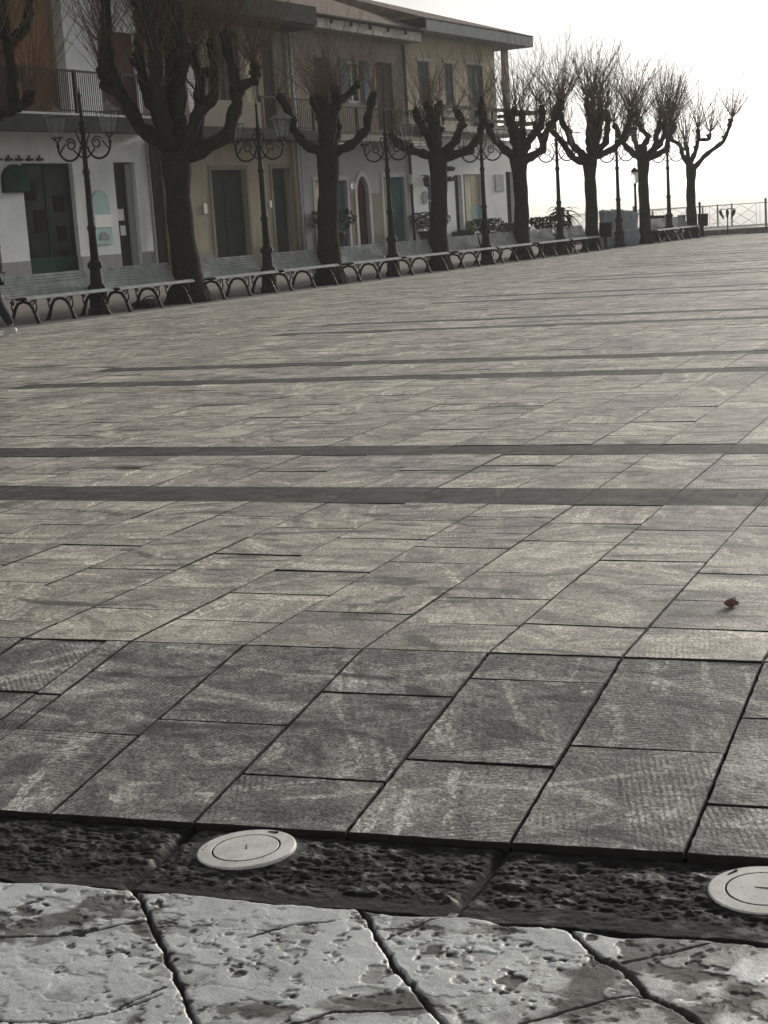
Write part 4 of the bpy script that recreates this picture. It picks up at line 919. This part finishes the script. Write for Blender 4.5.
# ------------------------------------------------------------------ benches
def make_bench():
    t = thing('bench', '', 'bench', (0,0,0), RZ, 'slatted benches in the row')
    L = 2.34
    # profile (y toward the back, z): seat rolls over the front and curves up into the back
    prof = [(-0.30,0.40),(-0.285,0.435),(-0.24,0.452),(-0.15,0.448),(-0.05,0.436),(0.05,0.425),(0.12,0.428),(0.17,0.455),(0.205,0.51),(0.235,0.57),(0.262,0.64),(0.285,0.70),(0.305,0.76),(0.325,0.805)]
    P = [Vector((0,a,b)) for a, b in prof]
    acc = [0]
    for i in range(len(P)-1): acc.append(acc[-1]+(P[i+1]-P[i]).length)
    def at(d):
        for i in range(len(P)-1):
            if d <= acc[i+1]: u = (d-acc[i])/(acc[i+1]-acc[i]); return P[i].lerp(P[i+1], u)
        return P[-1]
    def slats(d0, d1, n):
        mb = MB(); st = (d1-d0)/n
        for i in range(n):
            a, b = at(d0+st*i+0.0035), at(d0+st*(i+1)-0.0035); tn = (b-a).normalized(); nn = Vector((0,-tn.z,tn.y))*0.014
            q = [a, b, b+nn, a+nn]
            mb.prism([(p.y, p.z) for p in q], 'x', -L/2, L/2)
        return mb
    slats(0.0, acc[7], 7).build('seat', M['slat'], t, bevel=0.004)
    slats(acc[7]+0.01, acc[-1], 7).build('backrest', M['slat'], t, bevel=0.004)
    for x in (-L/2+0.22, 0.0, L/2-0.22):
        m = MB()
        A = [(x,-0.33,0.0),(x,-0.30,0.03),(x,-0.255,0.16),(x,-0.21,0.26),(x,-0.14,0.34),(x,-0.02,0.375),(x,0.10,0.345),(x,0.17,0.26),(x,0.215,0.15),(x,0.27,0.03),(x,0.30,0.0)]
        m.tube(A, [0.042,0.036,0.03,0.028,0.027,0.027,0.027,0.028,0.03,0.036,0.042], 6)
        m.tube([(x,-0.30,0.385),(x,-0.22,0.425),(x,-0.05,0.412),(x,0.12,0.405),(x,0.19,0.46),(x,0.25,0.57),(x,0.30,0.70),(x,0.34,0.80)], 0.02, 6)
        for sg in (-1, 1):
            cu = [(x, sg*0.22+math.cos(a)*0.05*(1-i/18), 0.345+math.sin(a)*0.05*(1-i/18)) for i, a in enumerate(np.linspace(0, 5.2, 14))]
            m.tube(cu, 0.012, 5)
        m.tube([(x,-0.25,0.17),(x,-0.30,0.27),(x,-0.285,0.385)], 0.014, 5); m.tube([(x,0.215,0.17),(x,0.25,0.3),(x,0.2,0.45)], 0.014, 5)
        m.build('leg_frame', M['iron'], t, True)
    return t
bench0 = make_bench()
tp = [-20.7,-15.26,-9.77,-4.16,1.18,6.62,11.62,16.83]
BL = [('L',0,'leftmost bench, behind the person cut by the left edge'),('R',0,'bench between the nearest street lamp and the biggest tree'),('L',1,'bench just right of the biggest tree, before the larger dark grey door'),('R',1,'bench before the narrower dark grey door, right of the ochre house lamp'),
 ('L',2,'bench before the arched red brown door, right of second full tree'),('R',2,'bench between the teal door lamp and the third full tree'),('L',3,'bench right of the third full tree, before the cream house\'s narrow grey door'),('R',3,'bench before the grey plaque, left of the tree at the end house corner'),
 ('L',4,'bench just right of the end house corner tree, before the low bushy plant'),('R',4,'bench left of the tree with the black bin, open sea behind its back'),('L',6,'bench directly right of the tree beside the tarp'),('R',6,'farthest bench, left of the last tree in the row')]
for i, (sd_, li, lab) in enumerate(BL):
    o = bench0 if i == 0 else dup(bench0)
    ls = LS[li]; ta = tp[li]; tb = tp[li+1]
    s = (ls+ta)/2+0.12 if sd_ == 'L' else (ls+tb)/2-0.07
    o.location = rowpt(s, -0.28, 0.014); o['label'] = 'grey slatted '+lab
for o in kids(bench0): pass

t = thing('bag', 'low black bag lying under the bench left of the biggest tree', 'bag', rowpt(-16.75, -0.25, 0.016), RZ)
m = MB(); n_ = 12; rr_ = []
for i in range(9):
    u = i/8; x = -0.42+0.84*u; k = math.sin(math.pi*min(max(u, 0.06), 0.94))**0.45
    rr_.append([(x+0.02*math.sin(q*2.0+i), 0.17*k*math.cos(2*math.pi*q/n_), max(0.0, 0.085+0.085*k*math.sin(2*math.pi*q/n_)*(1+0.12*math.sin(i*1.9)))) for q in range(n_)])
m.add([v for r_ in rr_ for v in r_], [(i*n_+q, i*n_+(q+1)%n_, (i+1)*n_+(q+1)%n_, (i+1)*n_+q) for i in range(8) for q in range(n_)]+[tuple(range(n_-1,-1,-1)), tuple(8*n_+q for q in range(n_))])
m.build('body', M['cloth'], t, True)
m = MB(); m.tube([(-0.2,-0.02,0.16),(-0.1,-0.05,0.22),(0.1,-0.05,0.22),(0.2,-0.02,0.16)], 0.012, 6); m.build('strap', M['bin'], t, True)

# ------------------------------------------------------------------ tarp covered stall between two trees
pt = Vector(rowpt(9.35, 0.55))+RXV*0.60+Vector((-0.388,0.922,0))*1.0; t = thing('covered_stall', 'grey blue tarp draped over a boxy stall between two far trees', 'covered stall', (pt.x, pt.y, 0.012), AXZ)
fr = random.Random(3); m = MB(); nx, nz = 14, 10
def tarp_pt(u, v, side):
    wob = 0.05*math.sin(u*9+v*3)+0.03*math.sin(v*11+u*5)
    return None
prof = [(-0.62,0.02),(-0.66,0.30),(-0.62,0.75),(-0.56,1.10),(-0.50,1.18),(0.30,1.22),(0.42,1.15),(0.60,0.80),(0.68,0.40),(0.66,0.02)]
ends = []
for i in range(13):
    u = i/12; a = -0.42+1.12*u; ring = []
    for j, (b, z) in enumerate(prof):
        k = 1+0.04*math.sin(i*1.7+j*1.1)
        top = z*(1.0-0.10*max(0, u-0.55)/0.45) if z > 0.2 else z
        ring.append((a+0.05*math.sin(j*2.2+i), b*k, top*(1+0.02*math.sin(i*2.3+j))))
    ends.append(ring)
n = len(prof); vs = [p for r_ in ends for p in r_]; fs = [(i*n+j, i*n+j+1, (i+1)*n+j+1, (i+1)*n+j) for i in range(12) for j in range(n-1)]
fs += [tuple(range(n)), tuple(12*n+j for j in range(n-1, -1, -1))]
m.add(vs, fs); m.build('tarp', M['tarp'], t)
m = MB()
for a in (-0.3, 0.55):
    for b in (-0.55, 0.55): m.tube([(a,b,0),(a,b,0.2)], 0.03, 6)
m.build('leg', M['iron'], t)
m = MB(); m.tube([(-0.44,-0.70,0.55),(0.1,-0.73,0.50),(0.70,-0.70,0.55)], 0.012, 5); m.build('rope', M['paper'], t)

# ------------------------------------------------------------------ sea railing with its low wall
ang = math.atan2(RD.y, RD.x)
t = thing('sea_wall', 'low stone kerb wall under the white railing facing the sea', 'low wall', (RA.x, RA.y, 0), ang)
m = MB(); m.box(0, 60, -0.02, 0.34, -0.06, 0.17); m.build('wall_body', M['concrete'], t, bevel=0.02)
m = MB(); m.box(0, 60, -0.05, 0.37, 0.171, 0.21); m.build('coping', M['kerbpale'], t, bevel=0.01)
t = thing('sea_railing', 'white lattice railing along the edge above the sea', 'railing', (RA.x, RA.y, 0.21), ang)
m = MB(); m.box(0, 60, 0.135, 0.175, 0.895, 0.925); m.build('top_rail', M['whiterail'], t); m = MB(); m.box(0, 60, 0.14, 0.17, 0.08, 0.11); m.build('bottom_rail', M['whiterail'], t)
x = 0.0; bay = 2.5; kk = 0
while x < 24:
    m = MB(); m.box(x-0.035, x+0.035, 0.12, 0.19, -0.002, 1.0); m.lathe([(0.05,1.0),(0.05,1.04),(0.02,1.08)], 8, (x,0.155,0)); m.build('post', M['rail'] if kk == 2 else M['slat'], t)
    m = MB()
    for q in (0.22, 0.36): 
        m.tube([(x+q,0.155,0.1),(x+q,0.155,0.89)], 0.008, 4, False); m.tube([(x+bay-q,0.155,0.1),(x+bay-q,0.155,0.89)], 0.008, 4, False)
    a0, a1 = x+0.36, x+bay-0.36; w_ = (a1-a0)/3
    for q in range(3):
        for rr in range(2):
            za, zb = 0.11+0.385*rr, 0.11+0.385*(rr+1)
            m.tube([(a0+w_*q,0.145,za),(a0+w_*(q+1),0.145,zb)], 0.008, 4, False); m.tube([(a0+w_*q,0.165,zb),(a0+w_*(q+1),0.165,za)], 0.008, 4, False)
    m.build('lattice_panel', M['whiterail'], t); x += bay; kk += 1
m = MB(); m.box(x-0.035, x+0.035, 0.12, 0.19, -0.002, 1.0); m.build('post', M['slat'], t)
# short return of the railing toward the sea at the corner
t = thing('return_railing', 'short railing running back from the corner behind the far trees', 'railing', (RA.x, RA.y+0.25, 0.0), RZ)
m = MB(); m.box(0.1, 22, 0.05, 0.10, 1.02, 1.07); m.box(0.1, 22, 0.05, 0.10, 0.2, 0.23); m.build('rail', M['whiterail'], t)
for i in range(10):
    m = MB(); m.box(0.1+2.4*i, 0.17+2.4*i, 0.04, 0.11, -0.06, 1.1); m.build('post', M['slat'], t)
# three headed fixture on a post by the railing
c_ = RA+RD*5.95-Vector((-0.377,0.926,0))*0.3; t = thing('post_light', 'slim post with three dark hooded heads in front of sea railing', 'post light', (c_.x, c_.y, 0.0), ang)
m = MB(); m.tube([(0,0,-0.01),(0,0,0.95)], 0.022, 8); m.box(-0.28,0.28,-0.015,0.015,0.95,0.98); m.build('pole', M['iron'], t)
for dx, ti in ((-0.24,-0.10),(0.0,0.0),(0.24,0.10)):
    m = MB(); m.tube([(dx*1.12,0,0.93),(dx,0,0.80),(dx-ti,0,0.60)], [0.055,0.06,0.02], 10); m.build('lamp_head', M['iron'], t)

# ------------------------------------------------------------------ lights let into the kerb strip, stud, litter
def ground_light(loc, label, rz, tilt, chip):
    t = thing('ground_light', label, 'ground light', loc, rz, 'white ground lights in the dark kerb'); t.rotation_euler = (tilt[0], tilt[1], rz)
    m = MB(); m.lathe([(0.121,-0.03),(0.1245,0.002),(0.123,0.007),(0.120,0.0085),(0.0868,0.0092),(0.0862,0.0086),(0.0860,0.001),(0.0,0.001)], 72); m.build('ring', M['cap'], t)
    m = MB(); m.lathe([(0.0816,0.0012),(0.0816,0.0088),(0.0808,0.0095),(0.0,0.0100)], 72); m.build('cover', M['cap'], t)
    m = MB(); m.lathe([(0.0858,0.0015),(0.0858,0.0088),(0.0818,0.0088),(0.0818,0.0015)], 72); m.build('groove_dark_ring', M['black'], t)  # black ring added so the groove's shade shows as a dark line
    for k in range(3):
        a = 0.5+k*2.094; m = MB(); m.lathe([(0.0035,0.0060),(0.0035,0.0098),(0.0,0.0098)], 10, (math.cos(a)*0.0838, math.sin(a)*0.0838, 0)); m.build('screw', M['iron'], t)
    m = MB(); m.tube([(-0.004,0.020,0.0099),(0.0,0.004,0.0100),(0.004,-0.010,0.0100)], [0.0010,0.0016,0.002], 5); m.tube([(0.03,0.102,0.0088),(0.058,0.094,0.0088)], [0.002,0.004], 5)
    m.build('chip_mark', M['iron'], t)
    return t
ground_light((-1.826,3.328,-0.160), 'whole white round ground light in the dark kerb strip, left of centre', 0.2, (0.0,-0.035), 0)
ground_light((-0.572,3.385,-0.160), 'white round ground light cut off by the right edge', 1.3, (0.0,-0.02), 1)
tg = MB(); tg.lathe([(0.017,-0.012),(0.0185,0.0),(0.0175,0.005),(0.014,0.0065),(0.012,0.003),(0.0,0.0025)], 20)
o = tg.build('metal_stud', M['terra'], None, True); o.location = (-1.672,3.175,-0.176); tag(o, 'small dull metal stud in the kerb below the whole ground light', 'stud')
r = random.Random(8); t = thing('litter', 'crumpled red brown and white wrapper lying on the pale paving', 'litter', (-0.985,5.30,0.0), 0.4)
def crumple(nm, mat, c, rx, ry, rz_, seed):
    m = MB(); rr = random.Random(seed); n1, n2 = 7, 11; vs = []
    for i in range(n1):
        th = math.pi*i/(n1-1)
        for j in range(n2):
            ph = 2*math.pi*j/n2; k = rr.uniform(0.62, 1.15); vs.append((c[0]+rx*k*math.sin(th)*math.cos(ph), c[1]+ry*k*math.sin(th)*math.sin(ph), max(0.001, c[2]+rz_*k*math.cos(th))))
    fs = [(i*n2+j, i*n2+(j+1)%n2, (i+1)*n2+(j+1)%n2, (i+1)*n2+j) for i in range(n1-1) for j in range(n2)]
    m.add(vs, fs); return m.build(nm, mat, t)
crumple('wrapper', M['litter'], (0,0,0.013), 0.025, 0.020, 0.014, 4); crumple('paper_edge', M['litterwhite'], (0.012,0.017,0.017), 0.016, 0.010, 0.014, 9)

# ------------------------------------------------------------------ person at the left edge, seen by an arm and a leg
def person(loc, rz):
    t = thing('person', 'person in dark jacket and trousers with pale shoes, mostly cut by the left edge', 'person', loc, rz)
    def skin(name, pts, edges, radii, mat, parent, sub=2):
        me = bpy.data.meshes.new(name); me.from_pydata(pts, edges, []); me.update()
        o = bpy.data.objects.new(name, me); COL.objects.link(o); o.parent = parent
        md = o.modifiers.new('skin', 'SKIN'); sv = me.skin_vertices[0].data if me.skin_vertices else None
        if sv is None:
            import bmesh
            bm = bmesh.new(); bm.from_mesh(me); bm.verts.layers.skin.verify(); bm.to_mesh(me); bm.free(); sv = me.skin_vertices[0].data
        for i, q in enumerate(radii):
            sv[i].radius = (q, q) if not hasattr(q, '__len__') else q
        sv[0].use_root = True
        s2 = o.modifiers.new('sub', 'SUBSURF'); s2.levels = sub; s2.render_levels = sub
        me.materials.append(mat); return o
    # x = forward walk direction, y = left, z = up
    pts = [(0,0,0.95),(0.0,0,1.10),(0.01,0,1.28),(0.0,0,1.42),(0.01,0,1.50),(0.03,0,1.56),(0.03,0,1.66),(0.02,0,1.74),
           (0,0.10,0.90),(-0.06,0.10,0.50),(-0.24,0.10,0.14),(0,-0.10,0.90),(0.10,-0.10,0.50),(0.14,-0.10,0.10),
           (0,0.19,1.40),(-0.15,0.26,1.15),(0.04,0.20,1.00),(0.09,0.17,0.95),(0,-0.19,1.40),(0.06,-0.245,1.14),(0.20,-0.26,0.96),(0.235,-0.26,0.88)]
    E_ = [(0,1),(1,2),(2,3),(3,4),(4,5),(5,6),(6,7),(0,8),(8,9),(9,10),(0,11),(11,12),(12,13),(3,14),(14,15),(15,16),(16,17),(3,18),(18,19),(19,20),(20,21)]
    Rr = [(0.15,0.12),(0.14,0.11),(0.16,0.12),(0.12,0.09),0.055,0.085,0.10,0.06,0.095,0.07,0.05,0.095,0.07,0.05,0.065,0.052,0.04,0.035,0.065,0.052,0.04,0.035]
    b = skin('body', pts, E_, Rr, M['skin'], t)
    skin('jacket', [(0,0,0.88),(0,0,1.08),(0.01,0,1.28),(0,0,1.42),(0.0,0,1.47),(0,0.19,1.41),(-0.15,0.265,1.15),(0.03,0.205,1.01),(0,-0.19,1.41),(0.06,-0.25,1.14),(0.19,-0.262,0.98)],
         [(0,1),(1,2),(2,3),(3,4),(3,5),(5,6),(6,7),(3,8),(8,9),(9,10)], [(0.19,0.145),(0.175,0.135),(0.185,0.14),(0.135,0.11),0.075,0.085,0.072,0.06,0.085,0.072,0.06], M['cloth'], t)
    skin('trousers', [(0,0,0.93),(0,0.10,0.86),(-0.06,0.10,0.50),(-0.24,0.10,0.15),(0,-0.10,0.86),(0.10,-0.10,0.50),(0.14,-0.10,0.11)], [(0,1),(1,2),(2,3),(0,4),(4,5),(5,6)], [(0.15,0.12),0.11,0.085,0.07,0.11,0.085,0.07], M['denim'], t)
    for (x, y, lift) in ((-0.25,0.10,0.035),(0.14,-0.10,0.0)):
        s_ = skin('shoe', [(x-0.06,y,0.05+lift),(x+0.05,y,0.05+lift*0.6),(x+0.16,y,0.035)], [(0,1),(1,2)], [(0.045,0.05),(0.045,0.045),(0.04,0.032)], M['shoe'], t)
    h_ = skin('hair', [(0.0,0,1.66),(-0.02,0,1.72),(0.03,0,1.76)], [(0,1),(1,2)], [0.10,0.10,0.075], M['hair'], t)
    # face
    m = MB(); m.prism([(0.125,1.62),(0.145,1.615),(0.125,1.66)], 'y', -0.014, 0.014); m.build('nose', M['skin'], t)
    for sg in (-1, 1):
        m = MB(); m.lathe([(0.0,-0.01),(0.011,0),(0.0,0.01)], 8, (0.125, sg*0.035, 1.665)); m.build('eye', M['hair'], t)
        # hand: palm and five fingers
        hx = 0.10 if sg > 0 else 0.245; hy = 0.165 if sg > 0 else -0.26; hz = 0.94 if sg > 0 else 0.86
        m = MB(); m.tube([(hx-0.01,hy,hz+0.03),(hx,hy,hz-0.02),(hx+0.01,hy,hz-0.06)], [0.03,0.04,0.036], 10)
        for q, ln in enumerate((0.06,0.075,0.07,0.055)):
            ox = hx-0.028+0.02*q; m.tube([(ox,hy,hz-0.05),(ox+0.005,hy-0.006*sg,hz-0.05-ln*0.5),(ox+0.004,hy-0.02*sg,hz-0.05-ln)], [0.0095,0.0088,0.0068], 7)
        m.tube([(hx+0.03,hy,hz),(hx+0.052,hy-0.01*sg,hz-0.035),(hx+0.05,hy-0.018*sg,hz-0.065)], [0.012,0.010,0.008], 7)
        m.build('hand', M['skin'], t, True)
    return t
person((-14.63,20.31,0.004), rad(200))
